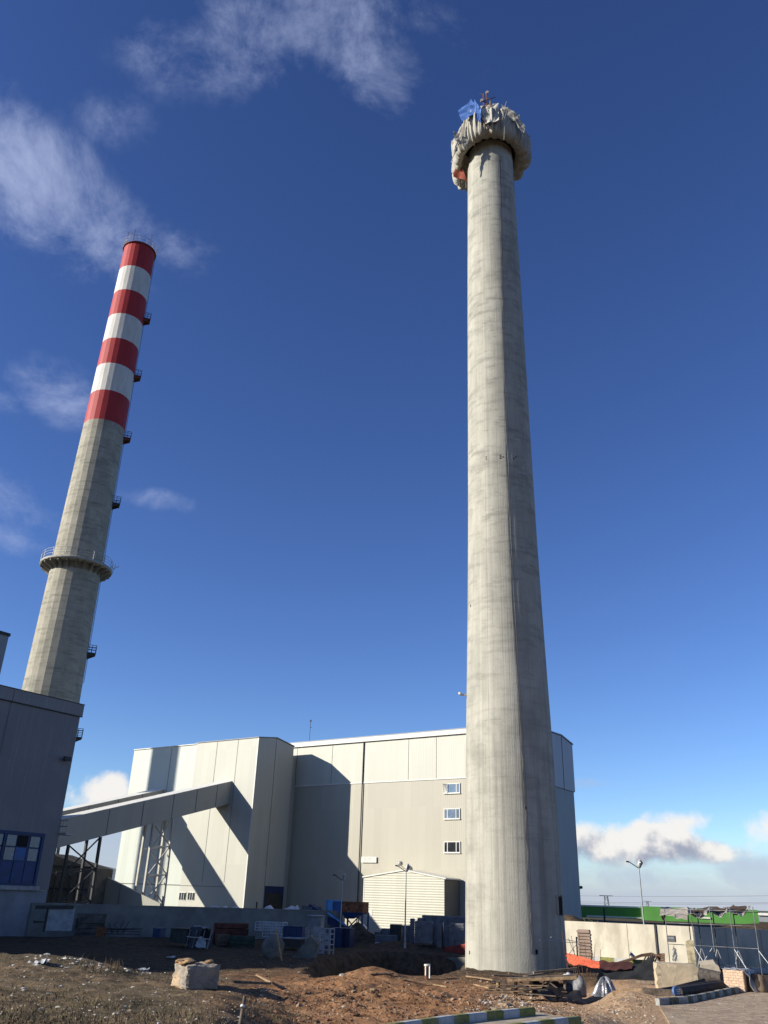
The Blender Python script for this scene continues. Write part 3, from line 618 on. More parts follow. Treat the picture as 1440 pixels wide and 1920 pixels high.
railing(ct, CC, crad(zt) + .3, zt - .3, 1.7, 14, mat('pale_rail', (.45, .42, .42), .5, metal=.3), .05)
for a in (aF, aF + 1.1, 2.5, 4.0):
    mb = MB(); p = V(CC[0] + 3.8 * math.cos(a), CC[1] + 3.8 * math.sin(a), zt); mb.tube(p, p + UP * 3.0, .05, 5); mb.tube(p + UP * 3, p + UP * 3.3, .1, 5); mb.build('lightning_rod', [redst], ct)
# ring gallery
_, el = azel(144, 1046); zg = EYE + (DC - 6.9) * math.tan(el)
mb = MB(); mb.lathe(CC, [(crad(zg) - .1, zg - .05), (7.0, zg - .05), (7.0, zg + .45), (6.8, zg + .45), (6.8, zg + .15), (crad(zg) - .1, zg + .15)], 36); dk = mb.build('gallery_deck', [mat('gallery_steel', (.44, .42, .36), .6, var=.2)], ct)
for i in range(24):
    mb = MB(); a = 2 * math.pi * i / 24 + .05; d = V(math.cos(a), math.sin(a), 0); p = CC + d * (crad(zg) - .05) + UP * zg
    mb.prism([p - UP * .1, p + d * (6.85 - crad(zg)) - UP * .1, p + d * (6.85 - crad(zg)) - UP * .45, p - UP * 1.5], np.cross(UP, d) * .18)
    mb.build('bracket', [mat('gallery_bracket', (.30, .28, .23), .7)], ct)
railing(ct, CC, 6.9, zg + .45, 1.75, 16, mat('rail_grey', (.55, .54, .50), .5, metal=.2), .055, (.35, .68, 1.0), name='gallery_railing')
mb = MB(); p = V(CC[0] + 7 * math.cos(.35), CC[1] + 7 * math.sin(.35), zg)
mb.tube(p, p + UP * 2.2 + V(.4, 0, 0), .06, 5); mb.tube(p + UP * 1.2, p + UP * 1.6 + V(1.2, 0, .3), .06, 5); mb.build('floodlight_arm', [steel], ct)
# landings of the side ladder
dR = V(math.cos(math.radians(-21.42)), -math.sin(math.radians(-21.42)), 0)  # towards image right
dR = V(math.cos(CA), -math.sin(CA), 0); dF = V(-math.sin(CA), -math.cos(CA), 0)
for (px, py) in [(277, 603), (260, 710), (240, 826), (218, 948), (169, 1228), (144.5, 1385)]:
    _, el = azel(px, py); z = EYE + DC * math.tan(el); r = crad(z); o = CC + dR * (r - .3) + UP * z
    lm = redst if py < 830 else dark
    w_ = 1.75
    mb = MB(); mb.box(o - dF * 1.1, dR * w_, dF * 2.2, UP * .22); mb.prism([o - dF * 1.0, o + dR * (w_ - .1) - dF * 1.0, o - UP * .9 - dF * 1.0], dF * .1); mb.prism([o + dF * .9, o + dR * (w_ - .1) + dF * .9, o - UP * .9 + dF * .9], dF * .1)
    lp = mb.build('landing', [lm], ct)
    mb = MB()
    for k in (.75, 1.35, 1.75):
        a, b, c_, d_ = o - dF * 1.05 + UP * k, o + dR * (w_ - .05) - dF * 1.05 + UP * k, o + dR * (w_ - .05) + dF * 1.05 + UP * k, o + dF * 1.05 + UP * k
        mb.path([a, b, c_, d_], .05, 5)
    for q in (o + dR * (w_ - .05) - dF * 1.05, o + dR * (w_ - .05) + dF * 1.05, o + dR * (w_ - .05), o + dR * .9 - dF * 1.05, o + dR * .9 + dF * 1.05): mb.tube(q, q + UP * 1.75, .05, 5)
    mb.build('guard_rail', [lm], lp)
mb = MB(); zs = np.linspace(40, lv[0], 14)
for a, b in zip(zs[:-1], zs[1:]):
    for s_ in (-.25, .25): mb.tube(CC + dR * (crad(a) + .15) + dF * s_ + UP * a, CC + dR * (crad(b) + .15) + dF * s_ + UP * b, .04, 4)
mb.build('ladder', [dark], ct)
# off-frame stack whose shadow falls on the pale green bay
pS = V(-30.9, 123.4, 0) + 62 * V(sd[0], sd[1], 0) / math.hypot(sd[0], sd[1])
st = thing('far_stack', pS, 'plain grey steel stack standing beyond the left edge of the plant', 'chimney')
mb = MB(); mb.lathe(pS, [(2.12, 0), (2.12, 78), (1.9, 78), (1.9, 76)], 32); mb.build('shaft', [steel], st)
mb = MB(); mb.lathe(pS, [(2.4, 70), (2.9, 70), (2.9, 70.2), (2.4, 70.2)], 32); mb.build('platform', [steel], st)

# ---------------------------------------------------------------- main hall and bunker block
PM = atD(873, 1600, 105)
BB = onp(551, 1402, PM, GG); PB = onp(485, 1383, BB, GW)               # front top corner of the block
MW = PM + GG * 1.95                                                     # plane of the main wall
HT = onp(700, 1382, MW, GG)[2]
def fx(px, py, plane):                                                  # (distance along GW, height) on a facade
    p = onp(px, py, plane, GG); return (p - plane).dot(GW), p[2]
x1 = fx(985, 1400, MW)[0]; x0 = fx(540, 1500, MW)[0] - 26
KR = MW + GW * x1
hall = thing('process_hall', (MW[0], MW[1], 0), 'long cream and taupe clad plant hall behind the concrete tower', 'building')
zs_ = fx(760, 1463.5, MW)[1]
rg = onp(1050, 1380, KR, GW); bk = onp(1070, 1397, KR, GW); dr_ = (rg - KR).dot(GG); db_ = (bk - KR).dot(GG)
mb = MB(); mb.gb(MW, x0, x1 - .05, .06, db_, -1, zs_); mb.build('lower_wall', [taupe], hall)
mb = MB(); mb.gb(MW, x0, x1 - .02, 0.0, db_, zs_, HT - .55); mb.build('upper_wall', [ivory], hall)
# gable end: lower grey, upper lighter and proud
def gpt(d, z, off=0.0): return KR + GG * d + GW * off - UP * KR[2] + UP * z
zb = bk[2]; zrg = max(rg[2], HT + .25)
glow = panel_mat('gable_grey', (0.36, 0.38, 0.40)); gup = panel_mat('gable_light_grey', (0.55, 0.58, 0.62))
zg1 = onp(1058, 1477, KR, GW)[2]
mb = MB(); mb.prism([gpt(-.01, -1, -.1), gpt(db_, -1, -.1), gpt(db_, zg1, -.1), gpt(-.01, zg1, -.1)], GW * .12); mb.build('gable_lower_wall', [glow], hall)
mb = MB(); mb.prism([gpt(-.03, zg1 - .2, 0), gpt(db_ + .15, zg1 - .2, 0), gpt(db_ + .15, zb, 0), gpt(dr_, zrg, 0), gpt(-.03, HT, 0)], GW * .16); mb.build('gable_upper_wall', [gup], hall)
mb = MB(); mb.bar(gpt(dr_, zg1 - .2, .17), gpt(dr_, zrg, .17), .06, .06); mb.build('gable_joint', [seam], hall)
mb = MB(); mb.prism([gpt(-.2, HT + .02, .25), gpt(dr_, zrg + .05, .25), gpt(db_ + .3, zb + .05, .25), gpt(db_ + .3, zb + .2, .25), gpt(dr_, zrg + .2, .25), gpt(-.2, HT + .17, .25)], -GW * (x1 - x0 + .3)); mb.build('roof', [greyclad], hall)
mb = MB(); mb.gb(MW, x0, x1 + .2, -.28, .02, HT - .55, HT); mb.build('gutter', [trimw], hall)
for px in (557, 623, 683, 766, 818, 900): # panel joints and downpipe
    s_, _ = fx(px, 1420, MW); mb = MB(); mb.gb(MW, s_ - .028, s_ + .028, -.015, .03, zs_ + .05, HT - .6); mb.build('panel_joint', [seam], hall)
s_, _ = fx(682, 1420, MW); mb = MB(); mb.tube(MW + GW * s_ - GG * .10 - UP * MW[2], MW + GW * s_ - GG * .10 - UP * MW[2] + UP * (HT - .6), .075, 8); mb.build('downpipe', [dark], hall)
mb = MB(); mb.gb(MW, x0, x1, -.03, .05, zs_ - .08, zs_ + .06); mb.build('flashing', [trimw], hall)
def window(parent, plane, pxs, m_frame, m_glass, bars, proud=.05, nrm=None):
    """window from its four photo corners on a facade plane; bars = fractions of uprights"""
    (xa, ya), (xb, yb) = pxs
    a = fx(xa, yb, plane); b = fx(xb, ya, plane); s0, s1, z0, z1 = a[0], b[0], a[1], b[1]
    mb = MB(); f = .09
    mb.gb(plane, s0, s1, -proud, .05, z0, z0 + f); mb.gb(plane, s0, s1, -proud, .05, z1 - f, z1); mb.gb(plane, s0, s0 + f, -proud, .05, z0 + f, z1 - f); mb.gb(plane, s1 - f, s1, -proud, .05, z0 + f, z1 - f)
    for k in bars: c = s0 + (s1 - s0) * k; mb.gb(plane, c - f / 2, c + f / 2, -proud, .05, z0 + f, z1 - f)
    w = mb.build('window', [m_frame], parent)
    mb = MB(); mb.gb(plane, s0 + .03, s1 - .03, -.02, .04, z0 + .03, z1 - .03); mb.build('pane', [m_glass], w)
    mb = MB(); mb.gb(plane, s0 - .05, s1 + .05, -proud - .06, .04, z0 - .07, z0 - .003); mb.build('sill', [trimw], w)
    return (s0, s1, z0, z1), w
W1, w1 = window(hall, MW, ((832.5, 1468), (862.5, 1488)), trimw, glass, (.24, .78))
s0, s1, z0, z1 = W1; mb = MB(); o = MW + GW * (s0 + .05) - UP * MW[2] + UP * (z0 + .05) - GG * .06
mb.prism([o, o + GW * .5, o + GW * .5 + UP * (z1 - z0 - .1) - GG * .05, o + UP * (z1 - z0 - .1) - GG * .35], -GG * .04); mb.build('open_sash', [trimw], w1)
window(hall, MW, ((832.5, 1515.5), (862.5, 1536)), trimw, glass, (.22, .76))
window(hall, MW, ((832.5, 1577.5), (863, 1599)), trimw, dglass, (.22, .76))
# sign board with two rows of small grey lettering too worn to read
s0, z1 = fx(678.5, 1606.5, MW); s1, z0 = fx(706.5, 1617.5, MW)
sg = thing('sign_board', MW + GW * (s0 + s1) / 2 - UP * MW[2] + UP * (z0 - 0) - GG * .1, 'small white sign board with two faded rows of lettering beside the downpipe', 'sign')
mb = MB(); mb.gb(MW, s0, s1, -.14, -.08, z0, z1); mb.build('board', [trimw], sg)
mb = MB(); rr = random.Random(2); lt = mat('faded_lettering', (.50, .47, .42), .8, var=.1)
for row, (a, b) in enumerate([(.55, .80), (.20, .42)]):
    x = s0 + .15
    while x < s1 - .25:
        w_ = rr.choice([.09, .13, .16]); zA = z0 + (z1 - z0) * a; zB = z0 + (z1 - z0) * b
        k = rr.randint(0, 3)
        mb.gb(MW, x, x + .03, -.146, -.141, zA, zB)
        if k != 1: mb.gb(MW, x, x + w_, -.1465, -.1415, zB - .03, zB)
        if k in (0, 2): mb.gb(MW, x, x + w_, -.1470, -.142, zA, zA + .03)
        if k in (1, 2): mb.gb(MW, x + w_ - .03, x + w_, -.1475, -.1425, zA, zB)
        x += w_ + .07 + (.16 if rr.random() < .15 else 0)
mb.build('lettering', [lt], sg)
p = atD(580, 1389, 124); mb = MB(); mb.tube(p - UP * 1, p + UP * 2.8, .035, 6); mb.tube(p + UP * 2.75, p + UP * 3.0, .12, 6); mb.tube(p + UP * 1.9, p + UP * 1.95 + V(.25, 0, 0), .03, 5)
mb.build('lightning_mast', [dark], hall)
# small lamp on the right gable
p = onp(1088, 1664, gpt(0, 0), GW); 
mb = MB(); p = gpt(db_ + .1, onp(1084, 1664, KR, GW)[2]); mb.bar(p, p + GG * .3, .2, .3); mb.bar(p + GG * .3, p + GG * .45 + UP * .1, .35, .25); mb.build('wall_lamp', [dark], hall)

# bunker block with the pale green bay
blk = thing('bunker_block', (PB[0], PB[1], 0), 'cream clad block with a canted gable where the front conveyor gallery ends', 'building')
eh = PB[2]
sL = fx(357, 1500, PB)[0]; sLL = fx(250.5, 1402, PB)[0]
dB = 7.5; ridge = onp(519, 1384.5, PB, GW); dR_ = (ridge - PB).dot(GG); zR = ridge[2]
blkm = panel_mat('block_cladding', (0.575, 0.57, 0.485))
def bp(s, d, z): return V(PB[0], PB[1], 0) + GW * s + GG * d + UP * z
mb = MB(); mb.prism([bp(0, 0, -1), bp(0, dB, -1), bp(0, dB, eh - .08), bp(0, dR_, zR), bp(0, 0, eh)], GW * sL); mb.build('walls', [blkm], blk)
mb = MB(); mb.prism([bp(-1, dB - .5, -1), bp(-1, dB + 3, -1), bp(-1, dB + 3, eh - 1.2), bp(-1, dB - .5, eh - 1.2)], GW * (sL + 3)); mb.build('link_walls', [blkm], blk)
mb = MB(); mb.prism([bp(.1, -.12, eh + .01), bp(.1, dR_, zR + .06), bp(.1, dB + .15, eh - .04), bp(.1, dB + .15, eh + .06), bp(.1, dR_, zR + .16), bp(.1, -.12, eh + .11)], GW * (sL - .15)); mb.build('roof', [greyclad], blk)
for px in (405, 444): s_ = fx(px, 1420, PB)[0]; mb = MB(); mb.gb(PB, s_ - .025, s_ + .025, -.02, .02, 5.2, eh - .1); mb.build('panel_joint', [seam], blk)
mb = MB(); zq = fx(330, 1660, PB)[1]; mb.gb(PB, fx(420, 1660, PB)[0], sL + 10 * 0 - .0, -.02, .02, zq - .03, zq + .03) if False else mb.gb(PB, sL, fx(420, 1660, PB)[0], -.02, .02, zq - .03, zq + .03); mb.build('panel_joint', [seam], blk)
mb = MB(); mb.bar(bp(.01, dR_, 0), bp(.01, dR_, zR), .04, .04); mb.build('panel_joint', [seam], blk)
mb = MB(); mb.bar(bp(.02, -.02, 0), bp(.02, -.02, eh), .16, .05, up=GG); mb.build('corner_flashing', [trimw], blk)
# blue framed doorway in the shaded end
pa = onp(497, 1661, PB, GW); pb = onp(531.5, 1663, PB, GW); d0 = (pa - PB).dot(GG); d1 = (pb - PB).dot(GG); zt_ = pa[2]
mb = MB(); mb.box(bp(-.2, d0 + .25, -.5), GW * .23, GG * (d1 - d0 - .5), UP * (zt_ - .8 + .5)); dd = mb.build('door', [mat('door_dark', (.07, .065, .05), .7)], blk)
mb = MB(); 
for a, b in ((d0, d0 + .25), (d1 - .25, d1)): mb.box(bp(-.1, a, -.5), GW * .18, GG * (b - a), UP * (zt_ + .5))
mb.box(bp(-.1, d0 + .25, zt_ - .8), GW * .18, GG * (d1 - d0 - .5), UP * .8); mb.build('door_frame', [mat('navy_frame', (.03, .05, .14), .6)], dd)
mb = MB(); mb.gb(PB, fx(336, 1680, PB)[0], fx(349, 1680, PB)[0], -.05, .04, fx(336, 1688, PB)[1], fx(336, 1672, PB)[1]); wn = mb.build('window', [trimw], blk)
for k in range(3):
    a = fx(336, 1680, PB)[0]; b = fx(349, 1680, PB)[0]; u = (b - a) / 3; mb = MB(); mb.gb(PB, a + u * k + .05, a + u * (k + 1) - .02, -.06, .03, fx(336, 1687, PB)[1], fx(336, 1673.5, PB)[1]); mb.build('pane', [dglass], wn)
mb = MB(); mb.gb(PB, fx(352, 1680, PB)[0], fx(365, 1680, PB)[0], -.05, .04, fx(352, 1688, PB)[1], fx(352, 1672, PB)[1]); wn = mb.build('window', [trimw], blk)
for k in range(3):
    a = fx(352, 1680, PB)[0]; b = fx(365, 1680, PB)[0]; u = (b - a) / 3; mb = MB(); mb.gb(PB, a + u * k + .05, a + u * (k + 1) - .02, -.06, .03, fx(352, 1687, PB)[1], fx(352, 1673.5, PB)[1]); mb.build('pane', [dglass], wn)
bay = thing('pale_green_bay', bp(sLL, 0, 0), 'pale green clad bay at the far left end with a dark shadow stripe', 'building')
mb = MB(); mb.prism([bp(sL - .02, .25, -1), bp(sL - .02, dB, -1), bp(sL - .02, dB, eh - .3), bp(sL - .02, dR_, zR - .2), bp(sL - .02, .25, eh - .12)], GW * (sLL - sL)); mb.build('walls', [pale], bay)
s_ = fx(318, 1420, PB)[0]; mb = MB(); mb.gb(PB, s_ - .02, s_ + .02, .22, .26, 5, eh - .3); mb.build('panel_joint', [seam], bay)
mb = MB(); mb.gb(PB, sLL, sL - .05, .1, .3, eh - .12, eh - .02); mb.build('roof_trim', [trimw], bay)
mb = MB(); zq = fx(250, 1657, PB)[1]; mb.gb(PB, sLL, sL, .22, .3, zq - .05, zq + .05); mb.build('base_trim', [seam], bay)

# ---------------------------------------------------------------- inclined conveyor galleries
def gallery(name, E, slope, w_, h_, t1, t2, label, joints, m=galclad):
    """E = right top corner where it enters the facade; runs down along -GG"""
    c = thing(name, E - GG * t1 - UP * (E[2] + t1 * 0), label, 'conveyor gallery', 'inclined conveyor galleries')
    def q(tt, s, z): return E - GG * tt + GW * s + UP * (z - slope * tt)
    mb = MB(); mb.prism([q(t1, 0, 0), q(t1, -w_, 0), q(t1, -w_, -h_), q(t1, 0, -h_)], q(t2, 0, 0) - q(t1, 0, 0)); mb.build('walls', [m], c)
    mb = MB(); mb.prism([q(t1, .03, .01), q(t1, -w_ - .03, .01), q(t1, -w_ - .03, .05), q(t1, -w_ / 2, .22), q(t1, .03, .05)], q(t2, 0, 0) - q(t1, 0, 0)); mb.build('roof', [mat('gallery_roof_sheet', (.98, .96, .86), .6, var=.03)], c)
    for tt in joints: mb = MB(); mb.bar(q(tt, .012, -.02), q(tt, .012, -h_), .07, .03, up=GW); mb.build('panel_joint', [seam], c)
    return q
E1 = onp(435, 1465, PB, GG); E2 = onp(305.5, 1481, PB, GG)
q1 = gallery('front_gallery', E1, .272, 2.9, 2.85, -.5, 44, 'long cream conveyor gallery climbing to the block, nearer of the pair', (2.6, 6.1, 9.9, 14.5, 19.3, 25.5, 31))
q2 = gallery('rear_gallery', E2, .272, 2.9, 2.6, -.5, 40, 'shorter looking conveyor gallery behind the front one, reaching the pale green bay', (3.5, 7.5, 12, 18, 24))
mb = MB()
def truss(name, q, ta, tb, slope, h_, w_, label, m, zbase=-.5, z_levels=4):
    base = q(ta, -w_ / 2, 0); c = thing(name, (base[0], base[1], 0), label, 'steel support', 'conveyor trestles')
    C4 = {}
    for i, (tt, s) in enumerate([(ta, 0), (ta, -w_), (tb, -w_), (tb, 0)]):  # four legs
        top = q(tt, s, -h_); spread = .12
        bt_ = V(top[0], top[1], zbase) + GG * (-spread if tt == tb else spread) * (1 if tb > ta else -1) + GW * (spread if s == 0 else -spread) * .5
        mb = MB(); mb.bar(bt_, top, .26, .26); mb.build('leg', [m], c); C4[i] = (bt_, top)
    mb = MB(); n = z_levels
    for i in range(4):
        (a0, a1), (b0, b1) = C4[i], C4[(i + 1) % 4]
        for k in range(n):
            if i != 3:
                if k and i == 1: mb.bar(a0 + (a1 - a0) * k / n, b0 + (b1 - b0) * k / n, .12, .12)
                continue
            u, v = k / n, (k + 1) / n
            A, B = a0 + (a1 - a0) * u, b0 + (b1 - b0) * u; A2, B2 = a0 + (a1 - a0) * v, b0 + (b1 - b0) * v
            mb.bar(A, B2, .12, .12); mb.bar(B, A2, .13, .11)
            if k: mb.bar(A, B, .14, .14)
    mb.build('bracing', [m], c)
truss('conveyor_trestle', q1, 9.6, 12.6, .272, 2.85, 1.3, 'pale lattice trestle under the upper part of the front gallery', paintst, z_levels=4)
truss('conveyor_trestle', q1, 20.0, 24.0, .272, 2.85, 2.2, 'dark lattice trestle beside the left building under the low end of the gallery', dark, z_levels=3)
truss('conveyor_trestle', q2, 15.5, 18.0, .272, 2.6, 1.6, 'grey lattice trestle under the rear gallery, seen behind the dark one', mat('grey_steel_paint', (.2, .2, .19), .6), z_levels=3)
# low sloping tunnel housing in front of the bay
def lowhouse():
    c = thing('tunnel_housing', atz(230, 1700, 0), 'low beige housing sloping down to the right behind the yard wall', 'conveyor housing')
    A = atD(170, 1630, 112); B = atD(300, 1694, 106); A0 = A - UP * 3.6; B0 = B - UP * 3.0
    dep = V(.35, .94, 0) * .4
    mb = MB(); mb.prism([A, B, B0, A0], dep); mb.build('walls', [galclad], c)
    c2 = thing('low_shed', atD(190, 1640, 150) * V(1, 1, 0), 'low bluish roofed shed far behind, left of the pale green bay', 'shed')
    mb = MB(); a = atD(120, 1606, 150); b = atD(222, 1630, 146); a2 = atD(120, 1622, 147); b2 = atD(226, 1655, 140)
    mb.prism([a, b, b2, a2], (0, 0, -.2)); mb.build('roof', [mat('bluish_roof', (.22, .26, .30), .5)], c2)
    mb = MB(); mb.prism([a2, b2, b2 * V(1, 1, 0), a2 * V(1, 1, 0)], V(.2, .9, 0)); mb.build('wall', [galclad], c2)
    for k in (.45,): P = A + (B - A) * k; mb = MB(); mb.bar(P - dep * .004, P - UP * 3.3 - dep * .004, .06, .03); mb.build('panel_joint', [seam], c)
    c = thing('pit_house', atD(110, 1690, 104), 'dark low shed between the trestles beside the left building', 'shed')
    mb = MB(); a = atD(92, 1600, 108); b = atD(172, 1628, 108)
    mb.prism([a * V(1, 1, 0) + UP * -.5, b * V(1, 1, 0) + UP * -.5, b + UP * 0, a], V(.35, .94, 0) * 4); mb.build('walls', [mat('dull_brown_clad', (.16, .145, .12), .7)], c)
    mb = MB()
    for k in range(3): z = 1.6 + k * 2.3; P = a + (b - a) * .1; mb.bar(V(a[0], a[1] - .2, z), V(b[0], b[1] - .2, z), .15, .15); 
    for k in range(6): P = a + (b - a) * (.1 + .16 * k); mb.bar(V(P[0], P[1] - .25, 0), V(P[0], P[1] - .25, 5.6), .12, .12)
    mb.build('frame', [dark], c)
lowhouse()

# ---------------------------------------------------------------- left service building
DL = 90.0; C0 = atD(150, 1345, DL); C0[2] = 0
ztop = atD(152, 1322, DL)[2] ; zfas = atD(148.5, 1343, DL)[2]
def lw(px, py): p = onp(px, py, C0, GW); return -(p - C0).dot(GG), p[2]   # distance towards us along the wall, height
lb = thing('service_building', C0, 'big dark grey clad building filling the left edge, with a blue framed window', 'building')
lup = panel_mat('service_cladding', (0.205, 0.215, 0.235)); llow = mat('service_plinth_render', (0.26, 0.29, 0.335), .85, var=.12, scale=.8, dirt=(.16, .16, .17), dscale=.4)
_, zl = lw(30, 1668)
mb = MB(); mb.gb(C0, -16, 0, -62, 0, zl, zfas + .05); mb.build('upper_wall', [lup], lb)
mb = MB(); mb.gb(C0, -16, -.03, -62, -.03, -2, zl - .02); mb.build('plinth_wall', [llow], lb)
mb = MB(); mb.gb(C0, -16, .16, -62, .16, zfas, ztop); mb.build('parapet', [panel_mat('parapet_clad', (0.24, 0.25, 0.265))], lb)
mb = MB(); mb.gb(C0, -16, .20, -62, .20, ztop, ztop + .08); mb.gb(C0, -.02, .18, -62, .18, zfas - .08, zfas); mb.build('parapet_trim', [dark], lb)
s_, _ = lw(18, 1330)
for st_ in (s_, s_ + 7.5, s_ + 15, s_ + 22.5):
    mb = MB(); mb.bar(C0 - GG * st_ + GW * .012 + UP * zl, C0 - GG * st_ + GW * .012 + UP * zfas, .05, .03, up=GW); mb.bar(C0 - GG * st_ + GW * .175 + UP * zfas, C0 - GG * st_ + GW * .175 + UP * ztop, .04, .03, up=GW); mb.build('panel_joint', [seam], lb)
def lbox(mb, t0, t1, z0, z1, p0, p1, mi=0): mb.gb(C0, p0, p1, -t1, -t0, z0, z1, mi)
s1_, zs1 = lw(70, 1661); mb = MB(); lbox(mb, s1_ - .1, s1_ + 14, zl - .02, zl + .32, -.02, .28); mb.build('sill_ledge', [mat('ledge_concrete', (.36, .38, .40), .8)], lb)
tR, zwT = lw(83, 1563); tR2, zwB = lw(67, 1661)
zwB = zl + .34; tR = (tR + tR2) / 2; LW_ = 13.0
mb = MB(); lbox(mb, tR, tR + LW_, zwB, zwT, -.15, .02)
fr_ = .28
lbox(mb, tR, tR + fr_, zwB, zwT, .02, .12); lbox(mb, tR, tR + LW_, zwT - fr_, zwT, .02, .122); lbox(mb, tR, tR + LW_, zwB, zwB + .15, .02, .122)
H_ = zwT - zwB; zp = zwB + H_ * .46
win = mb.build('window', [mat('blue_window_frame', (.014, .045, .15), .5, var=.15)], lb)
k = 0; x = tR + .45; pw = 1.12
pale_g = mat('frosted_pane', (.20, .23, .26), .25, var=.15, spec=.6); broken = mat('broken_pane_void', (.015, .015, .018), .9)
while x < tR + LW_ - 1:
    zm = zp + (zwT - .3 - zp) * .52
    mats_ = pale_g
    if k == 1:
        mb = MB(); lbox(mb, x, x + pw, zm + .05, zwT - .34, -.02, .05); mb.build('broken_pane', [broken], win)
        mb = MB(); lbox(mb, x + .05, x + pw, zp, zm - .05, -.02, .06); mb.build('panel', [blue], win)
    else:
        mb = MB(); lbox(mb, x, x + pw * .86, zm + .07, zwT - .34, -.02, .06); mb.build('pane', [pale_g], win)
        mb = MB(); lbox(mb, x, x + pw * .86, zp, zm - .07, -.02, .06); mb.build('pane', [pale_g], win)
    mb = MB(); lbox(mb, x - .03, x + pw * .95, zwB + .2, zp - .1, .02, .07); mb.build('panel', [mat('blue_panel', (.02, .06, .19), .5)], win)
    if k in (2, 4, 6): mb = MB(); lbox(mb, x + pw + .02, x + pw + .2, zwB + .1, zwT - .25, .02, .16); mb.build('mullion', [mat('blue_window_frame', (0, 0, 0))], win)
    x += pw + (.28 if k in (2, 4, 6) else .10); k += 1
p = onp(121, 1426, C0, GW); mb = MB(); mb.bar(p - GW * .1, p + GW * .5 + UP * .05, .12, .12); mb.box(p + GW * .35 - GG * .45 - UP * .05, GW * .3, GG * .75, UP * .36); mb.build('floodlight', [dark], lb)
# hooped ladder on its far corner
p = onp(112, 1560, C0, GW); mb = MB(); b = C0 + GG * .25 + GW * -.3
for z in (0.2,): pass
za, zbb = lw(110, 1562)[1], lw(112, 1537)[1]
for s_ in (0, .75): mb.tube(b + GW * (.4 + s_ * .9) + UP * (za - .2), b + GW * (.4 + s_ * .9) + UP * zbb, .045, 5)
for z in (za, (za + zbb) / 2, zbb): mb.tube(b - GW * 0 + UP * z, b + GW * 1.1 + UP * z, .045, 5)
mb.box(b + UP * (za - .15) + GG * .0, GW * 1.1, GG * 1.0, UP * .08); mb.build('corner_landing', [steel], lb)
# higher block behind it, only its right edge in frame
pe = atD(7, 1235, 270); zt_ = atD(15, 1193, 270)[2]
hb = thing('boiler_house', (pe[0], pe[1], 0), 'tall dark clad block rising behind the left building at the picture edge', 'building')
mb = MB(); mb.gb(pe, -45, 0, -40, 0, -1, zt_); mb.build('walls', [greyclad], hb)
mb = MB(); mb.gb(pe, -45, .3, -40, .3, zt_, zt_ + .9); mb.build('parapet', [dark], hb)

# ---------------------------------------------------------------- shed with ribbed gable
PSH = atz(681, 1753, 0)
def sx_(px, py): return fx(px, py, PSH)
sh = thing('gable_shed', PSH, 'ribbed cream shed with a low gable roof standing against the hall', 'shed')
a0_, ze = sx_(682.5, 1646); ar, zr_ = sx_(758, 1633); a1_, ze2 = sx_(833, 1646.5); ze = (ze + ze2) / 2
def sp_(s, d, z): return V(PSH[0], PSH[1], 0) + GW * s + GG * d + UP * z
dsh = (MW - PSH).dot(GG) - .05
mb = MB(); mb.prism([sp_(a0_, 0, -.5), sp_(a1_, 0, -.5), sp_(a1_, 0, ze), sp_(ar, 0, zr_), sp_(a0_, 0, ze)], GG * .12); mb.build('gable_wall', [shedclad], sh)
mb = MB(); mb.prism([sp_(a0_, .12, -.5), sp_(a0_ + .12, .12, -.5), sp_(a0_ + .12, .12, ze), sp_(a0_, .12, ze)], GG * (dsh - .12)); mb.build('side_wall', [shedclad], sh)
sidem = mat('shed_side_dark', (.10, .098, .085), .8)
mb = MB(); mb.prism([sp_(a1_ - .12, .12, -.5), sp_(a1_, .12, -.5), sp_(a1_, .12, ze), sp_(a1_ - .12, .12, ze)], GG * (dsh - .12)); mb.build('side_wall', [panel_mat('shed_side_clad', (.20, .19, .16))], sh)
mb = MB()
mb.prism([sp_(a0_ - .2, -.12, ze - .05), sp_(ar, -.12, zr_ + .02), sp_(ar, -.12, zr_ + .16), sp_(a0_ - .2, -.12, ze + .10)], GG * dsh)
mb.prism([sp_(ar + .005, -.12, zr_ + .02), sp_(a1_ + .25, -.12, ze - .06), sp_(a1_ + .25, -.12, ze + .09), sp_(ar + .005, -.12, zr_ + .16)], GG * dsh); mb.build('roof', [trimw], sh)
mb = MB(); mb.gb(PSH, a0_ + .95, a0_ + 1.35, -.03, .02, 1.9, 2.7); mb.build('notice_plate', [trimw], sh)
mb = MB(); mb.gb(PSH, a0_ - .02, a0_ + .10, -.02, .05, 0, ze - .1); mb.build('corner_flashing', [trimw], sh)
# machine on the shed roof
rm = thing('roof_winch', sp_(a1_ - 1.5, 4, ze), 'small blue machine with a raised jib on the shed roof, close to the tower', 'machine')
mb = MB(); o_ = sp_(a1_ - 1.5, 4, ze); mb.box(o_, GW * 1.6, GG * 1.2, UP * .55); mb.box(o_ + UP * .55 + GW * .3, GW * .6, GG * .8, UP * .3); mb.build('body', [blue], rm)
mb = MB(); mb.bar(o_ + GW * 1.6 + UP * .2, o_ + GW * .3 + UP * 2.9, .14, .16); mb.build('jib', [dark], rm)

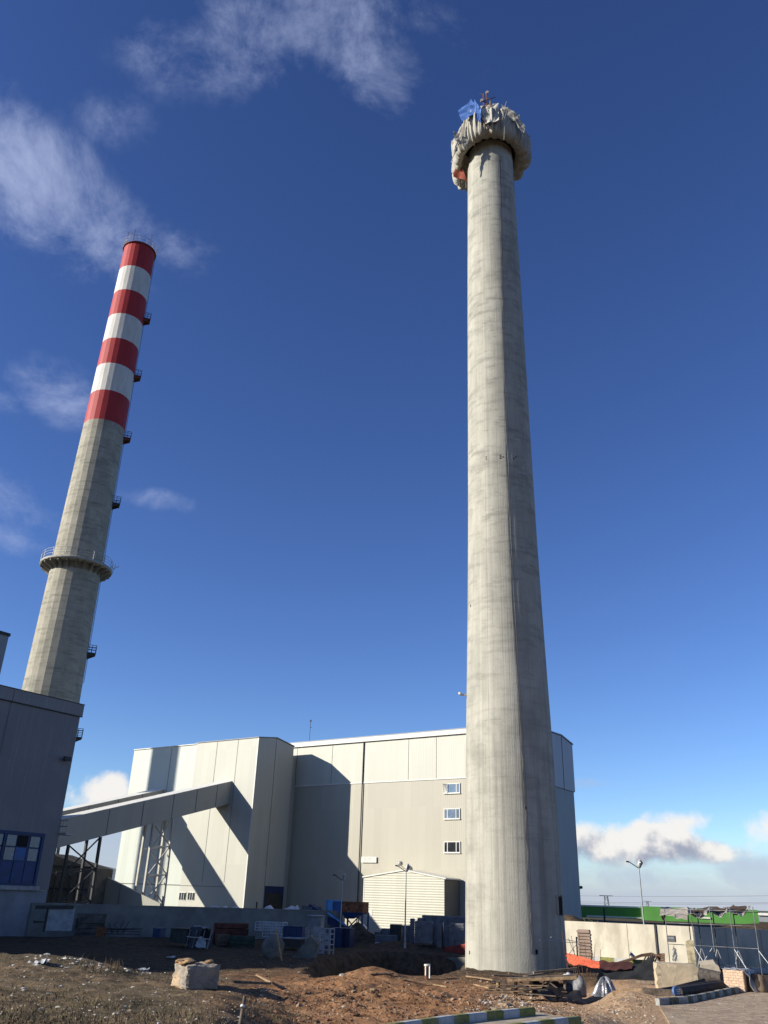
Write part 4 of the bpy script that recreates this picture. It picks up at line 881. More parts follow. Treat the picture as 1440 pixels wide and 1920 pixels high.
# ---------------------------------------------------------------- street lamps and wall floodlights
def lamp(px, pb, h_px, label, D=None, lit=True, flip=1, tilt=0.0):
    b = ghit(px, pb, D); m_ = mpp(b); h = h_px
    c = thing('street_lamp', b, label, 'street lamp', 'slim street lamps')
    mb = MB(); mb.tube(b - UP * .3, b + UP * h, .075, 10, r2=.045); mb.build('pole', [steel], c)
    mb = MB(); mb.tube(b, b + UP * .35, .13, 10); mb.build('base', [steel], c)
    top = b + UP * h
    mb = MB(); mb.tube(top - UP * .05, top + V(-.75, .05, .42), .035, 8); mb.tube(top + V(-.75, .05, .42), top + V(-1.0, .05, .45), .06, 8); mb.build('arm', [dark], c)
    # cobra head seen side-on: tapered ellipsoid
    mb = MB(); bm = bmesh.new(); bmesh.ops.create_uvsphere(bm, u_segments=16, v_segments=10, radius=1)
    vs = [top + V(v.co.x * .20 + .10, v.co.y * .18, v.co.z * .34 + .30 + .12 * v.co.x) for v in bm.verts]; fs = [[v.index for v in f.verts] for f in bm.faces]; bm.free()
    mb.add(vs, fs, 0, True); hd = mb.build('lamp_head', [mat('lamp_housing', (.50, .50, .48), .4, metal=.2)], c)
    mb = MB(); mb.tube(top + V(.16, -.16, .36), top + V(.20, -.25, .36), .17, 12, r2=.13); mb.build('lens', [mat('lamp_lens', (.18, .18, .19), .2, spec=.8)], hd)
    return c
lamp(1213, 1793, 6.15, 'tall slim street lamp standing free in front of the sunlit right-hand wall')
lamp(759, 1778, 6.2, 'slim street lamp in front of the ribbed shed, rising among the pallets')
lamp(637, 1762, 5.6, 'slim street lamp left of the shed, its pole lost in the dark wall', D=93)
def flood(px, py, plane, label, out=.8):
    p = onp(px, py, plane, GG) - GG * .05
    c = thing('wall_floodlight', p, label, 'floodlight')
    mb = MB(); mb.tube(p + GG * .05 - UP * .3, p - GG * out + UP * .1, .04, 6); mb.tube(p - GG * out + UP * .1, p - GG * (out + .1) + GW * -.35 - UP * .35, .05, 6); mb.build('arm', [steel], c)
    mb = MB(); mb.lump(p - GG * out + UP * .2, .36, .36, .3, 3, 2, .06, sm=True); mb.build('lamp_head', [mat('lamp_housing', (0, 0, 0))], c)
flood(757, 1623, MW, 'small floodlight on the hall wall just above the shed ridge')

# ---------------------------------------------------------------- yard wall and white heaps
YA = atD(60, 1694, 89)[:2]; YB = atD(640, 1710, 96)[:2]; ya = V(*YA, 0); yb = V(*YB, 0)
ztl = atD(200, 1698, 90)[2]; ed = (yb - ya) / np.linalg.norm(yb - ya); en = V(-ed[1], ed[0], 0)
yw = thing('yard_wall', ya, 'long low concrete wall running across the shaded yard below the conveyors', 'wall')
yl = np.linalg.norm(yb - ya); mb = MB(); mb.box(ya - UP * .5, ed * yl, en * .3, UP * (ztl + .5)); mb.build('wall_body', [mat('yard_wall_concrete', (.235, .24, .225), .92, var=.14, scale=.8, bump=.2, dirt=(.14, .14, .13), dscale=.5)], yw)
mb = MB(); mb.box(ya - en * .04 + UP * (ztl + .002), ed * yl, en * .38, UP * .1); mb.build('coping', [mat('coping_grey', (.26, .26, .25), .9)], yw)
p = atD(481, 1700, 94.0); mb = MB(); mb.tube(V(p[0], p[1], 0), V(p[0], p[1], 3.3), .08, 6); mb.build('post', [dark], yw)
def mound(px, py, pw, D, label, hgt, seed, m, name='white_heap', cat='heap', grp='white heaps behind the yard wall', zb=0):
    p = atD(px, py, D); w = pw * mpp(p); top = p[2]
    o = thing(name, (p[0], p[1], zb), label, cat, grp)
    mb = MB(); mb.lump((p[0], p[1], zb), w * .5, 1.6, top - zb, seed, 3, .10, cut=0.0, sm=True); mb.lump((p[0] + w * .22, p[1], zb), w * .3, 1.3, (top - zb) * .93, seed + 9, 3, .12, cut=0.0, sm=True); mb.build('body', [m], o); return o
whm2 = mat('white_bulk_powder', (.80, .79, .76), .9, var=.07, scale=3, bump=.3)
for args in [(406, 1697.5, 66, 97.5, 'flat white heap behind the wall left of the block corner', 3), (444, 1697, 46, 98, 'creamy white heap behind the wall right under the block corner', 4), (500, 1699, 50, 98, 'white heap showing behind the wall in front of the blue doorway', 5), (545, 1696.5, 52, 98, 'white heap right of the blue doorway, highest along the wall', 6), (590, 1698, 34, 99, 'small white heap beside the blue hopper conveyor', 7)]:
    mound(args[0], args[1], args[2], args[3], args[4], 0, args[5], whm2)
mound(668, 1732, 52, 99.5, 'white heap under the blue hopper beside the shed corner', 0, 8, whm2)

# ---------------------------------------------------------------- blue hopper plant
def hopper():
    b = ghit(640, 1752, 96.3); b[2] = 0; s = mpp(b)
    c = thing('feed_hopper', b, 'bright blue feed hopper on legs with a rusty bin and a long inclined belt', 'hopper')
    def P(px, py, dy=0): p = atD(px, py, 96.3 + dy); return p
    A = P(613, 1689); B = P(645, 1691); bot = P(613, 1710)[2]
    w, g = frame(20)
    L = (B - A).dot(w)
    mb = MB(); o = V(A[0], A[1], bot); mb.box(o, w * L * .42, g * 1.6, UP * (A[2] - bot)); mb.build('lit_panel', [mat('sunlit_light_blue_paint', (.16, .42, .78), .5)], c)  # lighter blue puts the sunlight on the left part into its colour
    mb = MB(); mb.box(o + w * L * .42 + g * .05, w * L * .62, g * 1.6, UP * (A[2] - bot - .02)); mb.build('box', [blue], c)
    mb = MB()
    for q in (0, L * .40): mb.bar(o + w * q - g * .05, o + w * q - g * .05 + UP * (A[2] - bot + .1), .12, .12)
    mb.bar(o + UP * (A[2] - bot + .05) - g * .05, o + w * L + UP * (A[2] - bot + .05) - g * .05, .12, .12); mb.build('frame', [mat('sunlit_light_blue_paint', (0, 0, 0))], c)
    # tapering bin: rusty upper half, blue funnel
    T0 = o + w * (L * 1.04) + UP * (A[2] - bot); T1 = P(669, 1692); zt = A[2]; zm = P(645, 1710)[2]; zb_ = P(645, 1722)[2]
    L2 = 2.3
    top = [T0, T0 + w * L2, T0 + w * L2 + g * 1.8, T0 + g * 1.8]
    mid = [p + UP * (zm - zt) for p in top]; cx_ = sum(top) / 4
    low = [V(cx_[0], cx_[1], zb_) + (p - cx_) * V(.35, .35, 0) - w * .6 for p in top]
    mb = MB(); mb.add(top + mid, [(0, 1, 5, 4), (1, 2, 6, 5), (2, 3, 7, 6), (3, 0, 4, 7), (4, 5, 6, 7)]); mb.build('rusty_bin', [mat('rusty_plate', (.30, .12, .06), .9, var=.35, scale=3)], c)
    mb = MB(); mb.add(mid + low, [(0, 1, 5, 4), (1, 2, 6, 5), (2, 3, 7, 6), (3, 0, 4, 7), (4, 5, 6, 7)]); mb.build('funnel', [blue], c)
    for p in mid + [o + UP * 0, o + w * L * .5]:
        mb = MB(); mb.bar(V(p[0], p[1], 0), V(p[0], p[1], zm), .14, .14); mb.build('leg', [mat('blue_frame', (.03, .07, .2), .6)], c)
    mb = MB(); mb.bar(V(mid[0][0], mid[0][1], .4), V(mid[1][0], mid[1][1], zm), .1, .1); mb.bar(V(mid[1][0], mid[1][1], .4), V(mid[0][0], mid[0][1], zm), .1, .1); mb.build('brace', [dark], c)
    a = P(583, 1700, 1); e = P(645, 1742, -1.5)
    mb = MB(); mb.bar(a, e, .9, .55); mb.build('belt_conveyor', [mat('navy_belt_frame', (.03, .05, .14), .7)], c)
    a2 = P(615, 1712, -1); e2 = P(648, 1735, -2); mb = MB(); mb.bar(a2, e2, .25, .12); mb.build('chute_rail', [mat('sunlit_light_blue_paint', (0, 0, 0))], c)
    mb = MB(); q = P(566, 1696, 1); mb.box(q - UP * 2.4, w * 1.1, g * 1, UP * 2.3); mb.bar(q + UP * -.5 + w * .5, q + w * 2.2 - UP * .4, .3, .5); mb.build('drive_housing', [mat('grey_machine', (.16, .17, .19), .7)], c)
    mb = MB()
    for k in range(4): u = .15 + .22 * k; p = a + (e - a) * u; mb.bar(V(p[0], p[1], 0), p, .1, .1)
    mb.build('support', [dark], c)
hopper()

# ---------------------------------------------------------------- stacked pallets of slabs in the shade
slabm = mat('grey_slab', (.20, .21, .235), .85, var=.2, scale=2, bump=.2); plasticw = mat('light_wrap', (.42, .44, .47), .5)
def pallet_stack(px0, px1, pyt, pyb, D, label, layers=12, ang=None, deep=1.1, grp='pallets of grey slabs', m=None, name='pallet_stack', gap=.30, base=True, cat='pallet stack'):
    A = atD(px0, pyb, D); Bp = atD(px1, pyb, D); zt = atD((px0 + px1) / 2, pyt, D)[2]
    zb = tz(A[0], A[1]) if A[2] < .6 else A[2]
    w, g = frame(14 if ang is None else ang); w_ = np.linalg.norm((Bp - A)[:2]) * .97
    o = V(A[0], A[1], zb)
    c = thing(name, o + w * w_ / 2, label, cat, grp)
    m = m or slabm; hh = (zt - zb - .15) / layers; rr = random.Random(int(px0 * 7))
    mb = MB()
    if base:
        for k in range(3): mb.box(o + g * (deep * .42 * k + .02), w * w_, g * .14, UP * .09)
        mb.box(o + UP * .092, w * w_, g * deep, UP * .04); mb.build('pallet', [oldwood], c)
    mb = MB()
    for k in range(layers):
        j = rr.uniform(-.03, .03); z = .14 + hh * k
        mb.box(o + w * (j + .02) + g * (.02 + rr.uniform(-.02, .02)) + UP * z, w * (w_ - .04), g * (deep - .05), UP * hh * (1 - gap * .6))
        if gap > .2: mb.box(o + w * (.06) + g * .10 + UP * (z + hh * (1 - gap * .6)), w * (w_ - .12), g * (deep - .2), UP * hh * gap * .6 * .98)
    mb.build('slabs', [m], c); return c
T_ = 'pallet of grey slabs '
pallet_stack(776, 812, 1727, 1778, 84.0, T_ + 'nearest the shed lamp, wide and square, twelve layers high', 12)
pallet_stack(818, 829, 1732, 1780, 84.2, T_ + 'narrow, standing just right of the widest stack', 10)
pallet_stack(834, 841, 1735, 1780, 84.2, T_ + 'narrowest, between two taller ones near the tower', 10)
pallet_stack(843, 871, 1731, 1782, 83.6, T_ + 'partly hidden by the tower, above the red netting', 11)
pallet_stack(790, 878, 1717, 1778, 89.0, 'long grey slab stack at the back, topmost and touching the tower outline', 14)
pallet_stack(781, 792, 1721, 1778, 88.0, T_ + 'forming the step at the left of the long back stack', 14)
pallet_stack(767, 774, 1722, 1778, 87.0, 'thin stack of slabs with bright gaps between its layers', 11, gap=.5)
pallet_stack(752, 767, 1735, 1778, 88.0, 'small grey stack right behind the shed lamp pole', 8)
pallet_stack(729, 751, 1733, 1777, 88.5, 'dark covered stack with an uneven top left of the lamp pole', 6, m=dark)
pallet_stack(712, 731, 1741, 1776, 88.5, 'low stack forming the middle step of the left group', 6)
pallet_stack(701, 714, 1747, 1776, 88.0, 'lowest slab stack at the left end of the group', 5)
pallet_stack(702, 745, 1753, 1774, 86.5, 'wide low slab stack with a pale strip along its foot', 4)
mb = MB(); a = atD(704, 1770, 85.6); e = atD(745, 1777, 85); mb.bar(a, e, .5, .3); o = mb.build('kerb_slab', [plasticw], loc=tuple(a)); tag(o, 'pale slab lying along the foot of the low left stack', 'slab')
# red netting in front of the pallets
redn = mat('red_netting', (.32, .05, .035), .8, var=.3, scale=6)
nf = thing('red_barrier_net', ghit(852, 1792, 80), 'red barrier netting strung before the pallets just left of the tower', 'barrier net')
crumple('netting', [atD(832, 1776, 81), atD(876, 1768, 79), atD(876, 1791, 79), atD(832, 1790, 81)], 14, 5, .08, redn, nf, 8, sag=.1)
for px in (832, 853, 871):
    b = atD(px, 1792, 80.2); mb = MB(); mb.tube(V(b[0], b[1], b[2] - .5), V(b[0], b[1], b[2] + (2.6 if px == 832 else 1.2)), .045, 6); mb.build('post', [dark], nf)
cb = mat('old_block_concrete', (.19, .18, .155), .9, var=.2, bump=.3)
# low concrete base under the net
o = thing('buried_footing', ghit(852, 1815, 76), 'rough concrete footing at the pit edge below the red netting', 'footing'); mb = MB(); a = atD(834, 1792, 78); e = atD(880, 1792, 76); mb.bar(a - UP * 1.3, e - UP * 1.3, .6, 2.4); mb.build('block', [cb], o)

# ---------------------------------------------------------------- shaded yard clutter, left to right
def obj1(mb, name, m, label, cat, p, grp=None): return tag(mb.build(name, m, loc=tuple(p)), label, cat, grp)
gt = thing('sheet_gate', atz(110, 1748, 0.0), 'pale ribbed sheet gate standing beside the corner of the left building', 'gate')
Dg = 84.0; a, b = atD(85, 1745, Dg), atD(134, 1746, Dg); zt2 = atD(110, 1702, Dg)[2]; ww = b - a; ww[2] = 0; wl = np.linalg.norm(ww); ww = ww / wl; gn = V(-ww[1], ww[0], 0)
mb = MB(); n = 22
for i in range(n): mb.box(a + ww * wl * i / n + gn * (.02 if i % 2 else 0), ww * wl / n * 1.02, gn * .04, UP * (zt2 - a[2] - (.0 if i % 2 else .01)))
mb.build('sheet', [mat('gate_sheet', (.40, .43, .46), .6)], gt)
mb = MB(); p1 = atD(66, 1701, Dg); p2 = atD(138, 1701, Dg); mb.bar(p1, p2, .2, .28); mb.build('head_beam', [dark], gt)
mb = MB(); p1 = atD(82, 1747, Dg); mb.bar(p1, V(p1[0], p1[1], zt2), .14, .14); p1 = atD(62, 1727, Dg); p2 = atD(84, 1729, Dg); mb.bar(p1, p2, .06, .1); p1 = atD(62, 1730, Dg); mb.bar(p1, p2, .05, .1); mb.build('post', [dark], gt)
def heap_of_bars(name, x0, x1, y0, y1, D, n, m, label, cat, seed, r=.07, sq=True, tilt=.1, ln=1.0):
    rr = random.Random(seed); A = atD(x0, y1, D); B = atD(x1, y1, D); zt = atD((x0 + x1) / 2, y0, D)[2]
    A[2] = B[2] = min(tz(A[0], A[1]), A[2]) ; w = B - A; L = np.linalg.norm(w); w = w / L; d = V(-w[1], w[0], 0); H = zt - A[2]
    mb = MB()
    for k in range(n):
        z = H * (k // 4 + .5) / max(1, (n + 3) // 4); dd = (k % 4) * .28 + rr.uniform(-.05, .05); s = rr.uniform(0, .12) * L
        a = A + w * s + d * dd + UP * (z + rr.uniform(-.02, .02)); b = A + w * (L * ln - rr.uniform(0, .12) * L) + d * (dd + rr.uniform(-tilt, tilt)) + UP * (z + rr.uniform(-tilt, tilt) * .5)
        hh = H / max(1, (n + 3) // 4) * .9
        mb.bar(a, b, .22, hh) if sq else mb.tube(a, b, r, 8)
    return obj1(mb, name, m, label, cat, (A + B) / 2)
heap_of_bars('timber_stack', 137, 195, 1713, 1752, 86, 20, mat('grey_timber', (.13, .125, .115), .9, var=.3), 'grey stack of boards right beside the pale sheet gate', 'timber stack', 31)
heap_of_bars('scrap_bars', 178, 198, 1738, 1755, 80, 8, rust, 'short dark rusty bundle at the foot of the yard wall', 'scrap', 32)
mb = MB(); rr = random.Random(4)
for k in range(9):
    a = atD(198 + 4 * k, 1753, 80 + rr.uniform(0, 2)); mb.tube(a, a + UP * rr.uniform(.5, 1.2) + V(rr.uniform(-.8, .8), 0, 0), .03, 5); mb.tube(a + UP * .4, a + V(1.6, .2, .5), .03, 5)
for k in range(3): a = atD(196, 1741 + 5 * k, 80); mb.tube(a, a + V(3.0, .1, .05), .03, 5)
obj1(mb, 'scrap_bars', dark, 'tangled dark frame of thin bars in front of the yard wall', 'scrap frame', atD(215, 1755, 80))
def binbox(name, x0, x1, y0, y1, D, m, label, cat, deep=1.0, ang=14, rim=True, lid=None):
    A = atD(x0, y1, D); B = atD(x1, y1, D); zt = atD((x0 + x1) / 2, y0, D)[2]; w, g = frame(ang); L = np.linalg.norm((B - A)[:2]) * .98; zb = A[2]
    c = thing(name, A + w * L / 2, label, cat); H = zt - zb
    mb = MB(); tk = .06
    mb.box(A, w * L, g * tk, UP * H); mb.box(A + g * (deep - tk), w * L, g * tk, UP * H); mb.box(A + g * tk, w * tk, g * (deep - 2 * tk), UP * H); mb.box(A + g * tk + w * (L - tk), w * tk, g * (deep - 2 * tk), UP * H); mb.box(A + g * tk + w * tk, w * (L - 2 * tk), g * (deep - 2 * tk), UP * .08)
    n = max(2, int(L / .45))
    for k in range(n + 1): mb.box(A - g * .05 + w * (L - .08) * k / n, w * .08, g * .05, UP * H * .96)
    mb.build('shell', [m], c)
    if rim: mb = MB(); mb.box(A - g * .08 - w * .04 + UP * H, w * (L + .08), g * (deep + .12), UP * .07); mb.build('lid', [lid or m], c)
    return c
binbox('waste_bin', 286, 302, 1742, 1757, 79, mat('bin_blue', (.03, .07, .17), .6), 'small dark blue bin alone in front of the yard wall', 'bin', .9)
binbox('steel_container', 318, 352, 1742, 1768, 76, mat('dark_green_steel', (.055, .065, .06), .7, var=.25), 'low dark ribbed steel container left of the scrap machine', 'container', 1.5)
def scrapmachine():
    b = atD(368, 1770, 75); b[2] = tz(b[0], b[1]); w, g = frame(18); c = thing('scrap_machine', b, 'dark scrap machine with a drum wheel and crumpled pale sheeting in the shaded yard', 'machinery')
    dm = mat('wreck_paint', (.05, .06, .085), .5)
    mb = MB(); mb.prism([b + w * -.7, b + w * .8, b + w * .8 + UP * 1.0, b + w * .2 + UP * 1.55, b + w * -.7 + UP * 1.45], g * 1.1); mb.build('body', [dm], c)
    mb = MB(); mb.tube(b + w * .75 + g * -.1 + UP * 1.0, b + w * .75 + g * .3 + UP * 1.0, .42, 18); mb.build('drum_wheel', [void], c)
    mb = MB()
    for a in (-.8, -.2, .5, 1.1): mb.bar(b + w * a - g * .2, b + w * (a + .25) - g * .2 + UP * 1.3, .06, .06)
    mb.bar(b + w * -.8 - g * .2 + UP * .8, b + w * 1.3 - g * .2 + UP * .7, .06, .06); mb.build('frame', [steel], c)
    ps = mat('dull_white_panel', (.45, .47, .48), .6)
    crumple('crumpled_sheet', [b + w * .1 - g * .3 + UP * .1, b + w * 1.0 - g * .35 + UP * .1, b + w * .9 - g * .2 + UP * .75, b + w * .2 - g * .2 + UP * .85], 7, 6, .16, ps, c, 131)
    crumple('crumpled_sheet', [b + w * -.6 + g * .1 + UP * 1.52, b + w * .5 + g * .1 + UP * 1.45, b + w * .4 + g * .9 + UP * 1.5, b + w * -.5 + g * .9 + UP * 1.55], 7, 6, .12, ps, c, 132)
scrapmachine()
heap_of_bars('beam_stack', 399, 466, 1731, 1750, 82, 16, mat('oxide_red_beam', (.13, .045, .035), .85, var=.3), 'long stack of dull red steel beams against the yard wall', 'beam stack', 33)
heap_of_bars('green_beam_stack', 428, 478, 1755, 1778, 78, 12, mat('dull_green_beam', (.04, .075, .06), .85, var=.3), 'stack of dull green formwork beams below the red ones', 'beam stack', 34)
heap_of_bars('brown_board_stack', 402, 430, 1752, 1772, 79, 8, oldwood, 'low stack of brown boards left of the green beams', 'board stack', 35)
def cage(x0, x1, y0, y1, D, ang, label, nx_=3, nz_=4, deep=.9, m=None, name='steel_cage', diag=True, grp='pale steel cages', panels=True):
    A = atD(x0, y1, D); B = atD(x1, y1, D); zt = atD((x0 + x1) / 2, y0, D)[2]; w, g = frame(ang); L = np.linalg.norm((B - A)[:2]); H = zt - A[2]; m = m or mat('pale_cage_paint', (.34, .36, .39), .6, var=.15)
    c = thing(name, A + w * L / 2, label, 'steel cage', grp)
    mb = MB(); t_ = .07
    for dd in (0, deep):
        for i in range(nx_ + 1): mb.bar(A + g * dd + w * L * i / nx_, A + g * dd + w * L * i / nx_ + UP * H, t_ * (1 if i in (0, nx_) else .6), t_)
        for k in range(nz_ + 1): mb.bar(A + g * dd + UP * H * k / nz_, A + g * dd + w * L + UP * H * k / nz_, t_, t_ * .8)
    for i in (0, nx_):
        for k in range(nz_ + 1): mb.bar(A + w * L * i / nx_ + UP * H * k / nz_, A + g * deep + w * L * i / nx_ + UP * H * k / nz_, t_, t_ * .8)
    mb.build('frame', [m], c)
    if diag:
        mb = MB(); rr = random.Random(int(x0))
        for k in range(nz_): 
            i = rr.randint(0, nx_ - 1); mb.box(A + w * L * i / nx_ + UP * H * (k + .15) / nz_ - g * .02, w * L / nx_ * .9, g * .03, UP * H / nz_ * .6)
        mb.build('mesh_panel', [m], c)
    return c
cage(478, 532, 1729, 1744, 80, 14, 'pile of white tubular frames lying flat on the green beams', 8, 3, 1.2, mat('white_frame_paint', (.50, .53, .57), .55), 'frame_stack', False)
cage(492, 530, 1744, 1756, 79.5, 14, 'lower white tubular frames under the flat pile', 6, 2, 1.2, mat('white_frame_paint', (0, 0, 0)), 'frame_stack', False)
binbox('covered_crate', 531, 569, 1738, 1758, 79, dblue, 'dark navy crate between the white frames and the cages', 'crate', 1.3)
binbox('flat_trailer', 530, 568, 1760, 1776, 77, mat('dark_brown_crate', (.07, .06, .05), .8), 'low brown trailer bed with pale rails under the navy crate', 'trailer', 1.3, lid=plasticw)
cage(572, 592, 1740, 1776, 76, 14, 'pale steel cage left of the tank, set slightly back', 2, 4, .8)
cage(597, 619, 1741, 1791, 73, 20, 'tallest pale steel cage standing nearest the pit', 2, 5, .8)
cage(586, 600, 1738, 1780, 75, 10, 'narrow pale steel cage squeezed between the other two', 1, 5, .7)
tk = thing('water_tank', atD(589, 1740, 76), 'grey caged tank with a pale cover perched above the steel cages', 'tank')
a = atD(577, 1738, 76.4); mb = MB(); w, g = frame(14); mb.box(a, w * 1.1, g * 1, UP * .75); mb.build('shell', [mat('tank_grey', (.20, .22, .25), .6)], tk)
mb = MB(); mb.lump(a + w * .55 + g * .5 + UP * .82, .78, .7, .10, 4, 2, .15); mb.build('cover', [mat('tank_cover', (.36, .37, .38), .7)], tk)
mb = MB(); 
for q in (.05, 1.05): mb.bar(a + w * q, V(a[0], a[1], tz(a[0], a[1])) + w * q, .07, .07)
mb.build('stand', [steel], tk)
binbox('blue_container', 618, 639, 1741, 1777, 82, dblue, 'tall navy container right of the cages, first of the two', 'container', 1.6)
binbox('blue_container', 640, 656, 1742, 1776, 82.3, mat('navy_deep', (.018, .032, .09), .6), 'tall navy container right of the cages, beside the dirt heap', 'container', 1.6)
b = ghit(510, 1796); mb = MB(); mb.lump(b + UP * .6, .80, .6, .80, 12, 3, .16); o = obj1(mb, 'boulder', cb, 'large rough concrete lump with a hollow, in the shaded yard', 'boulder', b)
b = ghit(570, 1797); mb = MB(); w, g = frame(10)
mb.prism([b + w * -.95, b + w * .8, b + w * 1.0 + UP * .9, b + w * .35 + UP * 1.45, b + w * -.25 + UP * .75], g * .5 + UP * .1); obj1(mb, 'leaning_slab', cb, 'broken slab leaning in front of the pale cages', 'slab', b)
b = ghit(520, 1800); mb = MB(); mb.bar(b + V(-.25, 0, 1.9), b + V(.35, -.3, -.1), .14, .05); obj1(mb, 'plank', wood, 'plank propped against the rough concrete lump', 'plank', b)
b = ghit(480, 1792); mb = MB(); mb.bar(b + V(-1.2, .3, .05), b + V(2.6, -.2, .1), .12, .06); obj1(mb, 'plank', oldwood, 'long board lying flat beneath the rough concrete lump', 'plank', b)

# ---------------------------------------------------------------- foreground, left and middle
def rockblock(px0, px1, pyt, pyb, label, seed, ang=34, deep=.9, m=conc, name='stone_block', chip=.05, cat='block', skew=0, D=None):
    A = ghit(px0, pyb, D); B = ghit(px1, pyb, D); m_ = mpp(A); L = (px1 - px0) * m_; H = (pyb - pyt) * m_ * 1.02; w, g = frame(ang)
    bm = bmesh.new(); bmesh.ops.create_cube(bm, size=1); bmesh.ops.subdivide_edges(bm, edges=bm.edges[:], cuts=7, use_grid_fill=True); rr = random.Random(seed)
    vs = []
    for v in bm.verts:
        x, y, z = v.co; e = (abs(x) > .49) + (abs(y) > .49) + (abs(z) > .49)
        k = chip * (1.6 if e >= 2 else .5); x += rr.uniform(-k, k) - (math.copysign(chip, x) if e >= 2 else 0); y += rr.uniform(-k, k); z += rr.uniform(-k, k) * (1 if z > -.4 else 0) - (chip * .8 * (e >= 2) if z > 0 else 0)
        z += skew * x
        vs.append(A + w * (x + .5) * L + g * (y + .5) * deep + UP * ((z + .5) * H - .04))
    fs = [[v.index for v in f.verts] for f in bm.faces]; bm.free(); mb = MB(); mb.add(vs, fs)
    return obj1(mb, name, m, label, cat, A + w * L / 2)
stone = mat('cut_stone', (.36, .31, .25), .9, var=.2, scale=2.5, bump=.4, bscale=9, dirt=(.42, .26, .12), dscale=1.1, damt=.6)
def stoneblock():
    A = ghit(347, 1852); m_ = mpp(A); w, g = frame(-30); L = 62 * m_ / math.cos(math.radians(22)); dp = 1.15; H = 45 * m_ * .90
    bm = bmesh.new(); bmesh.ops.create_cube(bm, size=1); bmesh.ops.subdivide_edges(bm, edges=bm.edges[:], cuts=11, use_grid_fill=True); vs = []
    for v in bm.verts:
        x, y, z = v.co; X_, Y_, Z_ = (x + .5) * L, (y + .5) * dp, (z + .5) * H
        q = V(X_ * 3.1, Y_ * 3.1, Z_ * 3.3); e = (abs(x) > .49) + (abs(y) > .49) + (abs(z) > .49)
        n1_ = float(fbm(np.array([q[0] + q[2] * 1.7]), np.array([q[1] + q[2] * .9]), 1.2, 4, 5)[0]); k = .10 if y > -.49 and x < -.49 else .035
        rr_ = random.Random(hash((round(x, 3), round(y, 3), round(z, 3)))); j = rr_.uniform(-.012, .012)
        P = A + w * (X_ + (k * n1_ + j) * (1 if x > 0 else -1) * (abs(x) > .49) * 1.6 - (.02 * (e >= 2)) * math.copysign(1, x)) + g * (Y_ + (.05 * n1_ + j) * (abs(y) > .49) + (.02 * (e >= 2)) * -math.copysign(1, y)) + UP * (Z_ - .05 + (.09 * n1_ + j) * (z > .49) - .02 * (e >= 2) * (z > 0)); vs.append(P)
    fs = [[v.index for v in f.verts] for f in bm.faces]; bm.free(); mb = MB(); mb.add(vs, fs)
    p = A + w * .12 + g * .55 + UP * H; m2 = MB(); m2.lump(p, .24, .34, .07, 5, 3, .3); m2.lump(A + w * .75 + g * .5 + UP * H, .12, .15, .04, 6, 2, .3); obj1(m2, 'soil_clump', mat('ochre_soil', (.44, .28, .14), .95, var=.25), 'ochre soil clump on top of the big cut stone block', 'soil clump', p)
    obj1(mb, 'stone_block', stone, 'big rough cut stone block on the left slope, one end sunlit ochre', 'block', A + w * L / 2)
stoneblock()
b = ghit(447, 1925, 12.0); b = atD(447, 1922, 12.2); q = atD(459, 1868, 12.4); mb = MB(); mb.tube(b - UP * .25, q, .028, 8, r2=.022); st_ = thing('marker_stake', b, 'thin leaning brown stake with a white band at the bottom edge', 'stake'); mb.build('shaft', [oldwood], st_)
mb = MB(); k = b + (q - b) * .6; k2 = b + (q - b) * .68; mb.tube(k, k2, .030, 8); mb.build('white_band', [trimw], st_)
# striped stub post by the pit
b = ghit(801, 1834); s_ = mpp(b); c = thing('striped_stub', b, 'short red and white flaking stub post standing beside the pit', 'post')
mb = MB(); hh = 23 * s_; mb.tube(b - UP * .1, b + UP * hh * .88, 5.5 * s_, 10); mb.build('core', [rust], c)
for k in range(2): mb = MB(); mb.bar(b + V(-3.2 * s_ + 7.2 * s_ * k, -5.0 * s_, hh * .2 * (1 - k)), b + V(-3.2 * s_ + 7.2 * s_ * k, -5.0 * s_, hh * .9), .05, .06); mb.build('white_strip', [trimw], c)
mb = MB(); mb.tube(b + UP * hh * .88, b + UP * hh, 6.2 * s_, 10); mb.build('cap', [trimw], c)
for i, (xa, ya, xb, yb_, w_, lab) in enumerate([(748, 1838, 822, 1851, .16, 'pale plank lying in the dirt below the striped stub'), (812, 1850, 838, 1855, .08, 'splintered end of pale board right of the long pale plank'), (694, 1832, 738, 1830, .14, 'grey batten on the pit edge left of the stub'), (875, 1834, 925, 1841, .16, 'pale plank running to the timber platform from the left'), (889, 1850, 918, 1857, .12, 'short pale plank end beside the platform legs'), (914, 1845, 950, 1843, .12, 'board end under the left end of the platform'), (480, 1832, 508, 1850, .06, 'thin stick lying on the reddish ground right of the stone block'), (440, 1850, 505, 1852, .10, 'dark flat board on the ground beside the stone block')]):
    a, e = ghit(xa, ya), ghit(xb, yb_); mb = MB(); mb.bar(a + UP * .10, e + UP * .10, w_, .06); obj1(mb, 'plank', oldwood if i in (2, 7) else wood, lab, 'plank', (a + e) / 2, 'planks lying about the site')
